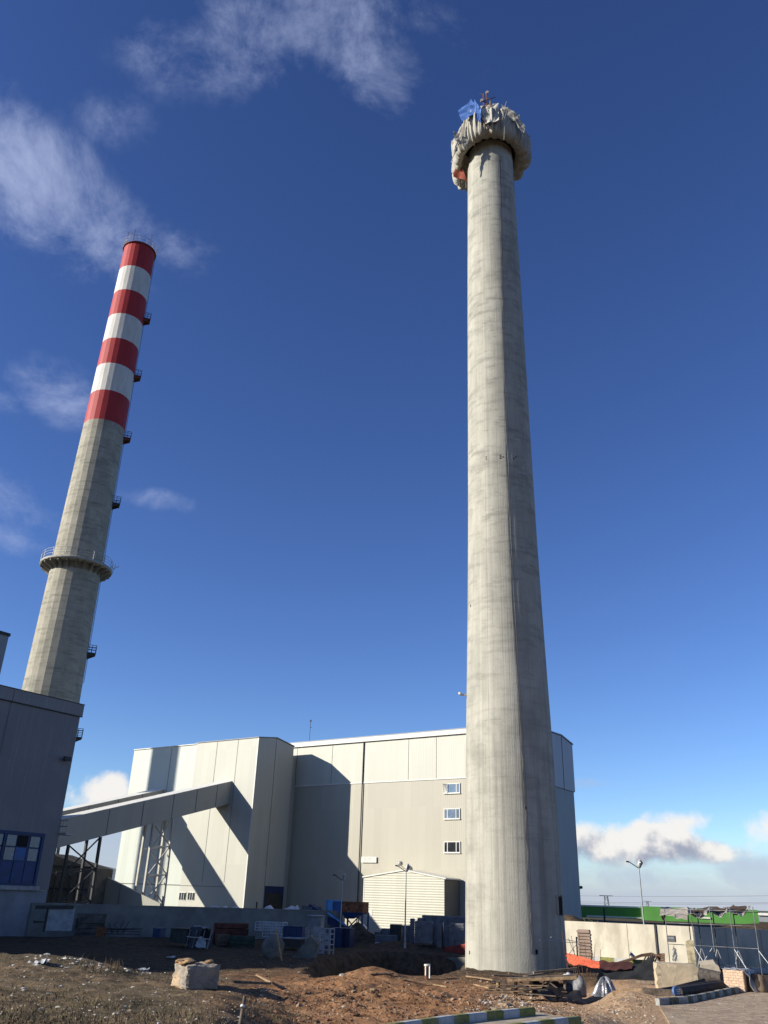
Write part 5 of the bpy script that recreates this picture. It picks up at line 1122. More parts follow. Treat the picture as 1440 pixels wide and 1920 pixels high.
# painted kerbs
kg = mat('kerb_green', (.27, .26, .07), .8, var=.2, scale=8, dirt=(.3, .27, .2), dscale=3); kw = mat('kerb_white', (.58, .58, .56), .8, var=.1, scale=8, dirt=(.3, .27, .22), dscale=3); ktop = mat('kerb_top', (.50, .46, .38), .9, var=.15)
kgd = mat('worn_kerb_dark', (.14, .145, .10), .9, var=.3, scale=8, dirt=(.3, .25, .18), dscale=4, damt=.8); kwd = mat('worn_kerb_white', (.40, .40, .37), .9, var=.2, scale=8, dirt=(.26, .22, .16), dscale=4, damt=.9)
def kerb(pts, z0, h, label, seg=.55, wd=.16, first=0, name='painted_kerb', dull=False):
    c = thing(name, (pts[0][0], pts[0][1], z0), label, 'kerb', 'painted kerbs'); k = first
    run = []
    for a, b in zip(pts[:-1], pts[1:]):
        L = math.hypot(b[0] - a[0], b[1] - a[1]); n = max(1, round(L / seg))
        for i in range(n): run.append((V(a[0] + (b[0] - a[0]) * i / n, a[1] + (b[1] - a[1]) * i / n, z0), V(a[0] + (b[0] - a[0]) * (i + 1) / n, a[1] + (b[1] - a[1]) * (i + 1) / n, z0)))
    rr = random.Random(3)
    for a, b in run:
        d = (b - a) / np.linalg.norm(b - a); nn_ = V(-d[1], d[0], 0); L = np.linalg.norm(b - a); j = rr.uniform(-.006, .006)
        bm_ = MB(); bm_.prism([a - UP * .2, a + nn_ * wd - UP * .2, a + nn_ * wd + UP * (h + j), a + nn_ * .03 + UP * (h + j), a + UP * (h - .03 + j)], d * (L - .006))
        bm_.mi = [0] * len(bm_.f)
        o = bm_.build('kerb_stone', [(kgd if k % 2 else kwd) if dull else (kg if k % 2 else kw)], c); k += 1
    return c
kz = KZ + .17
K1 = [atz(700, 1927, kz)[:2], atz(760, 1916.5, kz)[:2], atz(880, 1900.5, kz)[:2], atz(1004, 1888.5, kz)[:2]]
kerb(K1, KZ - .02, .19, 'green and white painted kerb along the near edge of the dug soil')
K2 = [atz(930, 1925, kz)[:2], atz(1090, 1905, kz)[:2]]
kerb(K2, KZ - .02, .19, 'short green and white painted kerb cut by the bottom edge')
kz3 = RZ + .16
K3 = [atz(1236, 1872, kz3)[:2], atz(1290, 1869, kz3)[:2], atz(1340, 1859.5, kz3)[:2], atz(1392, 1849, kz3)[:2], atz(1450, 1843, kz3)[:2], atz(1560, 1832, kz3)[:2]]
kerb(K3, RZ - .02, .18, 'curving grey and white painted kerb beside the road on the right', seg=.5, dull=True)

# ---------------------------------------------------------------- timber platform at the tower foot
def platform():
    D = 46.0; b = ghit(1010, 1868, 40); b = atD(1010, 1860, 43); b[2] = tz(b[0], b[1])
    c = thing('timber_platform', b, 'ramshackle timber platform of boards and props at the foot of the tower', 'work platform')
    rr = random.Random(9)
    def P(px, py, D=43.0): return atD(px, py, D)
    mb = MB()
    for k in range(7): d = 43 + k * .32; j = rr.uniform(-4, 4); mb.bar(P(955 + j, 1834, d), P(1078 + j, 1828.5, d), .26, .05)
    mb.bar(P(985, 1830, 44), P(1064, 1818, 46.5), .25, .05); mb.bar(P(924, 1829, 43.5), P(1003, 1831, 44.5), .22, .05); mb.build('deck', [oldwood], c)
    mb = MB(); mb.bar(P(950, 1837, 42.9), P(1082, 1832.5, 42.9), .05, .16); mb.build('edge_beam', [wood], c); mb = MB(); mb.bar(P(1000, 1824, 44.8), P(1082, 1816, 45.8), .10, .10); mb.build('edge_beam', [wood], c)
    for px, py in ((934, 1859), (967, 1864), (996, 1862), (1028, 1866), (1060, 1866), (1078, 1862)):
        mb = MB(); a = P(px, 1835 if px > 950 else 1840, 43.1); g_b = P(px, py + 3, 43.1); mb.bar(g_b, a, .18, .10); mb.build('leg', [wood if px < 1000 else oldwood], c)
    mb = MB(); mb.bar(P(972, 1838), P(1010, 1868), .12, .05); mb.bar(P(1003, 1868), P(1024, 1836), .12, .05); mb.bar(P(1025, 1838), P(1058, 1862), .12, .06); mb.bar(P(924, 1837), P(952, 1845), .16, .06); mb.bar(P(950, 1836), P(938, 1844), .1, .05); mb.build('brace', [oldwood], c)
    s = thing('board_pile', P(970, 1860, 42.5), 'loose pile of dark boards heaped under the timber platform', 'board pile')
    mb = MB()
    for k in range(26):
        a = P(rr.uniform(900, 985), rr.uniform(1846, 1864), rr.uniform(41.5, 44)); ang = rr.uniform(-.25, .25); L = rr.uniform(.8, 2.1); mb.bar(a, a + V(L * math.cos(ang), rr.uniform(-.5, .3), L * math.sin(ang) * .4), .12, .035, mi=0 if rr.random() < .7 else 1)
    mb.build('boards', [oldwood, wood], s)
    k = thing('black_sheeting', P(1030, 1870, 42), 'black plastic sheeting slumped under the timber platform', 'sheeting')
    blk_ = mat('black_plastic', (.018, .018, .020), .45, var=.3)
    crumple('sheet', [P(996, 1841, 43.6), P(1075, 1845, 44), P(1098, 1878, 41.5), P(1000, 1868, 41.8)], 16, 12, .20, blk_, k, 61)
platform()
bl = ghit(1068, 1858, 44.5); bl = atD(1068, 1860, 44.5); c = thing('plastic_drum', bl, 'white plastic drum with a red band standing behind the platform', 'drum')
mb = MB(); mb.lathe(bl, [(0, 0), (.27, .01), (.29, .1), (.29, .62), (.25, .70), (.09, .73), (.09, .78), (0, .78)], 24); mb.build('body', [mat('drum_white', (.60, .62, .62), .4, dirt=(.35, .33, .28), dscale=4)], c)
mb = MB(); mb.lathe(bl, [(.292, .12), (.297, .13), (.297, .24), (.292, .25)], 24); mb.build('band', [redn], c)
bl = atD(1088, 1868, 43); c = thing('cement_bags', bl, 'grey sheeted heap of bags leaning at the right end of the platform', 'covered heap'); mb = MB(); mb.lump(bl + UP * .25, .30, .3, .55, 7, 3, .2, cut=-.5, sm=True); mb.build('cover', [mat('grey_sheet', (.22, .22, .22), .5, var=.25, scale=4, bump=.5)], c)
# shiny wrapped heap
def wrapped(px, py, pw, ph, D, label, seed, m, name='wrapped_heap'):
    b = atD(px, py, D); b[2] = min(b[2], tz(b[0], b[1]) + .05); s = mpp(b); w_ = pw * s / 2; h_ = ph * s
    mb = MB(); rr = random.Random(seed); ph_ = [rr.uniform(0, 6) for _ in range(4)]
    def fn(r, z, a): k = 1 + .13 * math.sin(7 * a + ph_[0]) + .10 * math.sin(13 * a + ph_[1] + z * 2) + .05 * math.sin(29 * a + ph_[2]); return r * (1 + (k - 1) * min(1, r / w_ * 1.4)), z * (1 + .10 * math.sin(3 * a + ph_[3]))
    mb.lathe(b, [(w_ * q, h_ * z) for q, z in ((1.15, -.05), (1.0, .05), (.86, .25), (.74, .5), (.6, .75), (.42, .93), (.2, 1.0), (.01, 1.01))], 96, 0, True, fn=fn)
    o = obj1(mb, name, m, label, 'wrapped heap', b); return o
shiny = mat('silver_sheet', (.30, .30, .31), .28, var=.3, scale=3, metal=.25, bump=.35, spec=.7)
wrapped(1136, 1866, 42, 28, 41, 'small heap wrapped in shiny grey plastic right of the platform', 3, shiny)

# ---------------------------------------------------------------- right side: retaining wall, kerb, netting
RW = V(RW0[0], RW0[1], 0); re_ = V(RWE[0], RWE[1], 0); rn = V(RWN[0], RWN[1], 0); zw = atD(1150, 1730.5, 78)[2]
rwt = thing('retaining_wall', RW, 'long sunlit cream concrete retaining wall right of the tower, half in shadow', 'wall')
mb = MB(); mb.box(RW - re_ * 9 - UP * .5, re_ * 45, rn * .35, UP * (zw + .5)); mb.build('wall_body', [wallconc], rwt)
for px in (1176, 1360, 1425): p = onp(px, 1750, RW, rn); k = (p - RW).dot(re_); mb = MB(); mb.box(RW + re_ * k - rn * .012 - UP * .2, re_ * .03, rn * .03, UP * (zw + .18)); mb.build('panel_joint', [mat('pale_joint', (.30, .27, .22), .9)], rwt)
p = onp(1228, 1750, RW, rn); k = (p - RW).dot(re_); mb = MB(); mb.box(RW + re_ * k - rn * .10 - UP * .2, re_ * .14, rn * .09, UP * (zw + .22)); mb.build('drain_pipe', [dark], rwt)
def wallk(px): p = onp(px, 1790, RW, rn); return (p - RW).dot(re_)
kerb([(RW + re_ * wallk(1062) - rn * 1.6)[:2], (RW + re_ * wallk(1246) - rn * 1.6)[:2]], .05, .28, 'yellow and white kerb along the foot of the retaining wall', seg=1.1, wd=.3, first=0, name='painted_kerb')
kerb([(RW + re_ * wallk(1424) - rn * 2.8)[:2], (RW + re_ * wallk(1470) - rn * 2.8)[:2]], .05, .32, 'pale kerb stone by the right edge behind the scaffold shelter', seg=1.6, wd=.3)
# flatter pinkish pallet stack casting its shadow on the wall
pk = mat('pinkish_board', (.46, .34, .27), .9, var=.15)
pallet_stack(1084, 1110, 1743, 1797, 72.6, 'tall neat stack of pinkish boards casting a shadow on the sunlit wall', 10, ang=20, deep=1.0, m=pk, grp='board stacks', name='board_stack', gap=.45)
# steel mesh fence and stake in front
mf = thing('mesh_fence', atD(1090, 1830, 62), 'thin wire mesh and stakes in front of the pinkish board stack', 'fence')
mb = MB(); rr = random.Random(8)
for k in range(14): a = atD(1066 + 4.6 * k, 1838 + rr.uniform(-8, 8), 60); mb.tube(a, a + UP * rr.uniform(.9, 2.6) + V(rr.uniform(-.35, .35), 0, 0), .014, 4)
mb.build('rebar', [rust], mf)
a = atD(1083, 1796, 64); mb = MB(); mb.tube(a - UP * .4, a + UP * 1.25, .05, 6); mb.build('stake', [dark], mf)
for (q0, q1) in (((1012, 1763), (1083, 1768)), ((1033, 1757), (1084, 1766)), ((1083, 1768), (1066, 1790)), ((1083, 1770), (1110, 1776)), ((1066, 1760), (1080, 1795))):
    mb = MB(); mb.tube(atD(*q0, 60.6), atD(*q1, 63.8), .018, 5); mb.build('line', [steel], mf)
orn = mat('orange_net', (.62, .12, .055), .75, var=.25, scale=7); blkn = mat('black_shade_net', (.02, .02, .02), .9, var=.3)
c = thing('orange_net', atD(1095, 1815, 58), 'bright orange safety net sagging at the right foot of the tower', 'safety net')
crumple('netting', [atD(1062, 1786, 60), atD(1126, 1805, 56), atD(1124, 1817, 55), atD(1066, 1806, 59)], 18, 5, .12, orn, c, 71)
crumple('dark_edge', [atD(1124, 1802, 56), atD(1186, 1806, 56), atD(1184, 1818, 55), atD(1124, 1818, 55)], 12, 4, .12, mat('maroon_net', (.09, .03, .025), .85), c, 72)
c = thing('shade_net', atD(1190, 1835, 54), 'black shade netting stretched over the dug hollow by the wall', 'netting')
crumple('netting', [atD(1126, 1818, 57), atD(1205, 1806, 57), atD(1234, 1838, 52), atD(1140, 1838, 53)], 14, 8, .12, blkn, c, 73)
crumple('raised_corner', [atD(1188, 1812, 56), atD(1226, 1792, 56), atD(1234, 1838, 52.5), atD(1190, 1832, 53)], 10, 8, .10, blkn, c, 74)
c = thing('bent_bar_bundle', atD(1215, 1800, 57), 'bundle of bent brown reinforcing bars arching up behind the concrete block', 'bar bundle')
mb = MB(); rr = random.Random(14)
for k in range(16):
    o_ = rr.uniform(-2, 2); P = [atD(1150 + 6 * rr.random(), 1808 + o_, 57), atD(1182, 1799 + o_, 57), atD(1203, 1791 + o_, 57), atD(1222, 1789 + o_ * 1.4, 57), atD(1238, 1796 + o_ * 2, 56.5)]; mb.path(P, .03, 5)
for k in range(6): P = [atD(1188 + 6 * k, 1836, 54), atD(1212 + 4 * k, 1792 + rr.uniform(-4, 3), 56.5)]; mb.path(P, .04, 5)
mb.build('bars', [mat('brown_bars', (.12, .07, .045), .85, var=.3)], c)
c = thing('mesh_basket', atD(1238, 1800, 58), 'small brown rebar mesh leaning beside the bent bars', 'mesh')
mb = MB()
for k in range(6): mb.tube(atD(1236, 1789 + 4 * k, 58.5), atD(1246, 1788 + 4 * k, 58.5), .025, 4); mb.tube(atD(1236 + 2 * k, 1788, 58.5), atD(1236 + 2 * k, 1810, 58.5), .025, 4)
mb.build('grid', [rust], c)
c = thing('navy_rag', atD(1184, 1799, 60), 'dark navy cloth hung on a short stake by the wall foot', 'cloth')
crumple('cloth', [atD(1183, 1784, 60), atD(1190, 1792, 60), atD(1189, 1796, 60), atD(1180, 1791, 60)], 5, 5, .08, dblue, c, 75)
mb = MB(); mb.tube(atD(1184, 1806, 60), atD(1183, 1783, 60), .02, 5); mb.build('stake', [steel], c)

cbl = mat('ochre_block_concrete', (.56, .46, .315), .92, var=.12, scale=2, bump=.35, bscale=10, dirt=(.36, .28, .17), dscale=1.0, damt=.6)
rockblock(1232, 1309, 1805, 1848, 'large sunlit ochre concrete block in front of the scaffold shelter', 41, ang=12, deep=1.0, m=cbl, name='concrete_block', chip=.018, D=41.5)
b = atD(1318, 1834, 45); mb = MB(); w, g = frame(14)
def P_(px, py, D=45.0): return atD(px, py, D)
mb.prism([P_(1314, 1810), P_(1341, 1807), P_(1347, 1811), P_(1354, 1829), P_(1332, 1822), P_(1317, 1820)], V(.05, .35, .15) * 1); obj1(mb, 'broken_slab', mat('buff_slab', (.44, .38, .29), .9, var=.15, bump=.4), 'tilted broken buff slab between the block and the bricks', 'slab', b)
mb = MB(); mb.tube(P_(1312, 1828, 44.5), P_(1354, 1832, 44), .30, 12, r2=.2); obj1(mb, 'log', mat('dark_log', (.10, .085, .075), .9, var=.3, scale=6, bump=.6), 'short dark log lying under the tilted broken slab', 'log', P_(1330, 1832, 44.2))
# pipes beside the road kerb
for i, (xa, ya, xb, yb_, r, D1, D2, lab) in enumerate([(1272, 1860, 1372, 1846, .17, 36, 40.5, 'thick dark rusty pipe lying along the road kerb'), (1240, 1863, 1345, 1843, .10, 37, 41, 'thin dark pipe lying behind the thick rusty one'), (1262, 1853, 1320, 1838, .07, 39, 42, 'slender bar resting at the foot of the ochre block')]):
    a, e = atD(xa, ya, D1), atD(xb, yb_, D2); a[2] = max(a[2], tz(a[0], a[1]) + r * .6); e[2] = max(min(e[2], tz(e[0], e[1]) + .4), tz(e[0], e[1]) + r * .6); mb = MB(); mb.tube(a, e, r, 16); obj1(mb, 'steel_pipe', mat('dark_pipe', (.055, .045, .038), .8, var=.4, scale=5, bump=.4), lab, 'pipe', (a + e) / 2, 'pipes by the kerb')
c = thing('pipe_lid', atD(1266, 1866, 35.5), 'round blue and white lid leaning on the pipe end', 'lid'); a = atD(1266, 1859.5, 35.7); mb = MB(); mb.tube(a, a + V(.12, -.18, .02) * .4, .18, 24); mb.build('disc', [mat('lid_blue', (.10, .18, .38), .5, var=.2)], c)
mb = MB(); a2 = a + V(.12, -.18, .02) * .4
for q in range(3): mb.bar(a2 + V(-.10, -.012, .06 - .06 * q), a2 + V(.10, .0, .065 - .06 * q), .012, .022)
mb.build('white_stripe', [trimw], c)
for i, (xa, ya, xb, yb_, lab) in enumerate([(1150, 1868, 1212, 1862, 'low timber baulk right of the shiny wrapped heap'), (1148, 1843, 1232, 1846, 'long flat timber in front of the black netting'), (1202, 1834, 1232, 1838, 'pale sawn timber end beside the concrete block'), (1205, 1866, 1262, 1869, 'low dark sleeper by the start of the road kerb'), (1288, 1882 - 6, 1320, 1866, 'thin stick lying on the road by the kerb')]):
    a, e = ghit(xa, ya), ghit(xb, yb_); hgt = (.16, .14, .12, .2, .03)[i]; mb = MB(); mb.bar(a + UP * hgt * .6, e + UP * hgt * .6, hgt * 1.3, hgt); obj1(mb, 'timber_baulk', wood if i in (0, 2) else oldwood, lab, 'timber', (a + e) / 2, 'loose timbers on the right')
# brick pallet under plastic
def bricks():
    D = 39.5; A = atD(1358, 1844, D); A[2] = tz(A[0], A[1]); s = mpp(A); w, g = frame(34); L = 34 * s / math.cos(math.radians(34 - 18)) ; H = 40 * s; 
    c = thing('brick_pallet', A + w * L / 2, 'pallet of pale orange bricks half covered with clear plastic', 'brick pallet')
    br = mat('pale_brick', (.78, .55, .38), .9, var=.12, scale=9); mo = mat('brick_gap', (.40, .25, .16), .95)
    mb = MB(); mb.box(A + UP * .1 + w * .015 + g * .015, w * (L - .03), g * .97, UP * (H - .12)); mb.build('core', [mo], c)
    mb = MB(); rr = random.Random(6); n = 8; hh = (H - .1) / n
    for k in range(n):
        nb = 4; bl_ = L / nb; of = (k % 2) * .5
        for i in range(nb + 1):
            x0 = max(0, (i - of) * bl_); x1 = min(L, (i + 1 - of) * bl_)
            if x1 - x0 > .03: mb.box(A + UP * (.1 + hh * k) + w * (x0 + .004) - g * rr.uniform(0, .012), w * (x1 - x0 - .008), g * .12, UP * (hh - .008))
        for i in range(5):
            x0 = max(0, (i - of) * .25); x1 = min(1, (i + 1 - of) * .25)
            if x1 - x0 > .03: mb.box(A + UP * (.1 + hh * k) + w * (L - .10 + rr.uniform(0, .012)) + g * (x0 + .004), w * .11, g * (x1 - x0 - .008), UP * (hh - .008))
    mb.build('bricks', [br], c)
    mb = MB(); mb.box(A, w * L, g * 1, UP * .1); mb.build('pallet', [wood], c)
    clear = mat('cloudy_plastic', (.55, .53, .50), .3, var=.2, scale=4, bump=.5, alpha=.62, spec=.7)
    T = A + UP * (H + .03)
    crumple('plastic_cover', [T - w * .0 - g * .0, T + w * (L + .06), T + w * (L + .06) + g * 1.0, T + g * 1.0], 8, 8, .05, clear, c, 81)
    crumple('plastic_skirt', [T + w * (L + .08) + g * 0, T + w * (L + .08) + g * 1.1, A + w * (L + .85) + g * 1.3, A + w * (L + .35) + g * .15], 10, 10, .09, clear, c, 82)
    b2 = A + w * (L + .35) + g * .7
    mb = MB(); mb.lump(b2 + UP * .2, .40, .4, .55, 3, 3, .12, cut=-.3, sm=True); mb.build('covered_side_pile', [mat('brown_sack', (.24, .17, .11), .85, var=.25)], c)
bricks()
# scaffold shelter
def shelter():
    f0 = ghit(1256, 1806, 65); f0[2] = tz(f0[0], f0[1]); f1 = ghit(1427, 1812, 63.5); f1[2] = tz(f1[0], f1[1]); c = thing('scaffold_shelter', (f0 + f1) / 2, 'open scaffold pole shelter roofed with ragged beige and grey sheeting', 'scaffold')
    e = f1 - f0; e[2] = 0; L = np.linalg.norm(e); e /= L; n = V(-e[1], e[0], 0)
    def at(px): p = onp(px, 1770, f0, n); return (p - f0).dot(e)
    dsteel = mat('dull_scaffold_steel', (.24, .24, .24), .55, metal=.4, var=.3)
    H = 3.95; fr = [0, at(1302), at(1338), at(1376), L]; bk_ = [at(1266) + .4, at(1296) , at(1326), at(1366)]
    for s in fr:
        mb = MB(); b = f0 + e * s; mb.tube(V(b[0], b[1], tz(b[0], b[1]) - .1), b + UP * (H if s != L else H + .25), .028, 7); mb.build('upright', [dsteel], c)
    for s in bk_:
        mb = MB(); b = f0 + e * s + n * 2.2; mb.tube(V(b[0], b[1], tz(b[0], b[1]) - .1), b + UP * (H - .1), .035, 7); mb.build('upright', [dark], c)
    for z, d in ((3.05, 0), (1.78, 0), (.55, 0), (.62, 2.2), (3.9, 0), (3.85, 2.2)):
        mb = MB(); mb.tube(f0 + e * (0 if z > 1 else .5) + n * d + UP * z, f0 + e * (L if z > 1 else L * .92) + n * d + UP * (z + .02), .022, 6); mb.build('ledger', [dsteel], c)
    for (a, b_) in ((fr[1], fr[1] + 1.1), (fr[2] - .1, fr[2] - 1.3), (fr[3], fr[3] + 1.1), (fr[4], fr[4] + 1.3)):
        mb = MB(); p = f0 + e * a + UP * 1.7 - n * .04; q = f0 + e * b_ - n * .6; mb.tube(p, V(q[0], q[1], tz(q[0], q[1])), .03, 6); mb.build('brace', [steel], c)
    for s in bk_[1:]:
        mb = MB(); p = f0 + e * s + UP * 1.6 + n * 2.2; mb.tube(p, p - UP * 1.6 - e * .5, .03, 5); mb.tube(p, p - UP * 1.6 + e * .5, .03, 5); mb.build('brace', [steel], c)
    P = lambda px, py, D: atD(px, py, D)
    beige = mat('beige_sheet', (.58, .52, .43), .8, var=.1, bump=.3)
    crumple('roof_sheet', [P(1239, 1702, 67.2), P(1291, 1703, 67), P(1289, 1724, 64.5), P(1237, 1715, 64.8)], 14, 8, .10, beige, c, 91)
    tr = mat('translucent_sheet', (.50, .47, .44), .45, var=.25, scale=3, bump=.5, alpha=.88)
    for k, (x0, x1, yo) in enumerate(((1289, 1332, 0), (1330, 1368, -1), (1366, 1408, -3))):
        o = crumple('roof_sheet', [P(x0, 1703 + yo, 66.8), P(x1, 1702 + yo, 66.6), P(x1 - 3, 1706 + yo, 64.2), P(x0 + 2, 1710 + yo, 64.4)], 12, 8, .20, tr, c, 92 + k, sm=False, sag=.35)
    crumple('dark_sheet', [P(1290, 1705, 66.2), P(1400, 1700, 66), P(1396, 1707, 65), P(1290, 1711, 65)], 16, 5, .14, mat('dark_brown_sheet', (.10, .07, .05), .85), c, 97)
    crumple('dark_sheet', [P(1240, 1716, 66), P(1247, 1718, 66), P(1247, 1727, 65), P(1241, 1724, 65)], 4, 5, .08, mat('dark_brown_sheet', (0, 0, 0)), c, 98)
    b = P(1251, 1766, 64.5); k = thing('switch_box', b, 'dark switch box fixed to the leftmost pole of the shelter', 'electrical box'); mb = MB(); mb.box(b, e * .52, n * .25, UP * .38); mb.build('case', [mat('box_grey', (.10, .10, .11), .6)], k); mb = MB(); mb.box(b + e * .05 - n * .02 + UP * .22, e * .4, n * .02, UP * .04); mb.build('stripe', [steel], k)
    k = thing('plastic_rag', P(1264, 1790, 64), 'torn white plastic sheet hanging near the shelter pole', 'plastic sheet'); crumple('sheet', [P(1262, 1772, 64.3), P(1268, 1780, 64.3), P(1271, 1803, 63.8), P(1260, 1802, 63.8)], 6, 10, .12, mat('cloudy_plastic', (0, 0, 0)), k, 99, solid=.015)
    k = thing('standing_board', P(1296, 1800, 63.5), 'stained board standing upright behind the ochre block', 'board'); mb = MB(); a = P(1291, 1808, 63.2); mb.prism([a, a + e * .5, a + e * .44 + UP * 1.35, a + e * .25 + UP * 1.42, a - e * .05 + UP * 1.3], n * .06); mb.build('panel', [mat('stained_board', (.40, .34, .22), .9, var=.3, scale=3)], k)
shelter()

# ---------------------------------------------------------------- distance: green hall, pylon, wires
gr = mat('green_cladding', (.10, .30, .06), .6, var=.08, scale=.3); D = 190.0
gh = thing('green_hall', atz(1150, 1720, 1.0) * 0 + atD(1150, 1716, D) * V(1, 1, 0), 'long low bright green hall with white eaves far behind the wall', 'building')
def gbx(mb, x0, x1, yt, yb, D, deep): a = atD(x0, yb, D); b = atD(x1, yb, D); zt = atD(x0, yt, D)[2]; zb = a[2]; a[2] = b[2] = zb; d = b - a; d /= np.linalg.norm(d); n = V(-d[1], d[0], 0); mb.box(a, b - a, n * deep, UP * (zt - zb)); return mb
mb = gbx(MB(), 1040, 1206, 1697, 1717, 190, 20); mb.build('long_wall', [gr], gh)
mb = gbx(MB(), 1040, 1206, 1694.5, 1697.3, 189.8, 20.5); mb.build('eaves', [trimw], gh)
mb = gbx(MB(), 1100, 1204, 1716, 1719, 189.5, 1); mb.build('base_band', [trimw], gh)
mb = gbx(MB(), 1204, 1424, 1699, 1732, 182, 18); mb.build('end_block', [gr], gh)
mb = gbx(MB(), 1309, 1332, 1719, 1722, 181.5, .6); mb.build('canopy', [trimw], gh)
o = thing('white_hall', atD(1440, 1715, 230) * V(1, 1, 0), 'low white flat-roofed building at the right edge beyond the green hall', 'building'); mb = gbx(MB(), 1420, 1600, 1711.5, 1716, 230, 20); mb.build('roof_band', [trimw], o); mb = gbx(MB(), 1422, 1598, 1716, 1735, 230.5, 19); mb.build('walls', [greyclad], o)
def pylon(px, pt, pb, D, label, w_=.9, h2=0):
    b = atD(px, pb, D); t_ = atD(px, pt, D)[2]; b[2] = -2; c = thing('pylon', b, label, 'pylon'); mb = MB(); H = t_ + 2
    for sx2 in (-1, 1):
        for sy2 in (-1, 1): mb.bar(b + V(sx2 * w_ * 1.3, sy2 * w_, 0), V(b[0] + sx2 * w_ * .6, b[1] + sy2 * w_ * .6, t_), .22, .22)
    for k in range(8):
        u = k / 8; z0, z1 = b[2] + H * u, b[2] + H * (u + .125); f0_ = w_ * (1.3 - .7 * u); f1_ = w_ * (1.3 - .7 * (u + .125)); s = 1 if k % 2 else -1
        mb.bar(V(b[0] - s * f0_, b[1] - w_, z0), V(b[0] + s * f1_, b[1] - w_, z1), .15, .15)
    mb.build('lattice', [mat('pylon_grey', (.16, .17, .19), .7)], c)
    mb = MB(); mb.bar(V(b[0] - 3.0, b[1], t_), V(b[0] + 3.0, b[1], t_), .3, .3); mb.build('cross_arm', [mat('pylon_grey', (0, 0, 0))], c); return V(b[0], b[1], t_)
p1 = pylon(1137.5, 1679.5, 1696, 420, 'grey lattice pylon above the left part of the green hall', 1.0)
p2 = pylon(1214.5, 1690, 1698, 700, 'tiny far pylon above the middle of the green hall', .8)
for i, (ya, yb2, lab) in enumerate([(1679.5, 1678, 'upper overhead line crossing the sky above the green hall'), (1690, 1691.5, 'lower overhead line just above the green hall roof'), (1693, 1693.5, 'faint lowest overhead line over the green hall')]):
    a = atD(1060, ya + (.3 if i else -.2), 425); e = atD(1560, yb2 + 4.0 * (0 if i else 0), 330); mb = MB(); P = []
    for k in range(25): u = k / 24; q = a + (e - a) * u; q[2] -= .4 * math.sin(math.pi * u); P.append(q)
    mb.path(P, .045, 4); obj1(mb, 'overhead_line', mat('wire_grey', (.12, .12, .14), .6), lab, 'overhead line', a, 'overhead lines')
for i, px in enumerate((1134, 1246)):
    b = atD(px, 1728 if i == 0 else 1727, 120); t_ = atD(px, 1706 if i == 0 else 1716, 120); mb = MB(); b[2] = tz(b[0], b[1]); mb.tube(b, V(b[0], b[1], t_[2]), .12, 6); mb.tube(V(b[0], b[1], t_[2]), V(b[0], b[1], t_[2] + .15), .18, 6); obj1(mb, 'fence_post', dark, ('dark post standing before the left end of the green hall', 'short dark post before the green end block')[i], 'post', b)

# ---------------------------------------------------------------- loose ground cover (uncountable)
def scatter(name, n, region, size, mlist, label, cat, seed, flat=.6, prob=None, squash=1.0):
    rg = np.random.default_rng(seed); ico = bmesh.new(); bmesh.ops.create_icosphere(ico, subdivisions=1, radius=1)
    bv = np.array([v.co[:] for v in ico.verts]); bf = np.array([[v.index for v in f.verts] for f in ico.faces]); ico.free()
    k = n * (6 if prob else 1); a = rg.uniform(region[0], region[1], k); b = rg.uniform(region[2], region[3], k)
    if prob: sel = rg.random(k) < prob(a, b); a = a[sel][:n]; b = b[sel][:n]
    x, y, ok = hits(a, b); x = x + rg.normal(0, .3, len(x)); y = y + rg.normal(0, .5, len(x))
    ok &= (polydist(x, y, PATHP) > .3) & (polydist(x, y, ROADFULL) > .3) & (polydist(x, y, PIT) > .2)
    x = x[ok]; y = y[ok]; z = tg(x, y); m = len(x)
    s_ = size * np.exp(rg.normal(0, .5, m)) * (.6 + .016 * y)
    q = bv[None] * (1 + rg.uniform(-.35, .35, (m, len(bv), 1))) * np.stack([s_ * rg.uniform(.7, 1.5, m), s_ * rg.uniform(.7, 1.3, m), s_ * flat * squash], 1)[:, None, :]
    an = rg.uniform(0, 6.28, m)[:, None]; q = np.stack([q[..., 0] * np.cos(an) - q[..., 1] * np.sin(an), q[..., 0] * np.sin(an) + q[..., 1] * np.cos(an), q[..., 2]], 2)
    Vv = (q + np.stack([x, y, z + s_ * flat * .15], 1)[:, None, :]).reshape(-1, 3); Ff = (bf[None] + (np.arange(m) * len(bv))[:, None, None]).reshape(-1, 3)
    me = bpy.data.meshes.new(name); me.from_pydata(Vv.tolist(), [], Ff.tolist()); [me.materials.append(q_) for q_ in mlist]
    me.polygons.foreach_set('material_index', np.repeat(rg.integers(0, len(mlist), m), len(bf)).astype(np.int32)); me.update()
    o = bpy.data.objects.new(name, me); COL.objects.link(o); return tag(o, label, cat, None, 'stuff')
st1 = mat('pale_stone', (.55, .50, .42), .9, var=.2, scale=6); st2 = mat('tan_stone', (.40, .31, .21), .9, var=.2, scale=6); st3 = mat('white_stone', (.72, .70, .65), .9, var=.1, scale=6); so1 = mat('red_clod', (.22, .115, .06), .95, var=.3, scale=6); so2 = mat('dark_clod', (.10, .062, .038), .95, var=.3, scale=6); so3 = mat('tan_clod', (.36, .25, .155), .95, var=.25, scale=6)
scatter('gravel', 3600, (-40, 700, 1795, 1925), .011, [st1, st2, st2, so2, so3], 'small pale stones strewn over the left slope and soil', 'gravel', 1)
scatter('gravel', 260, (0, 520, 1815, 1925), .023, [st1, st2, st3], 'larger pale stones among the dry grass on the left', 'gravel', 2)
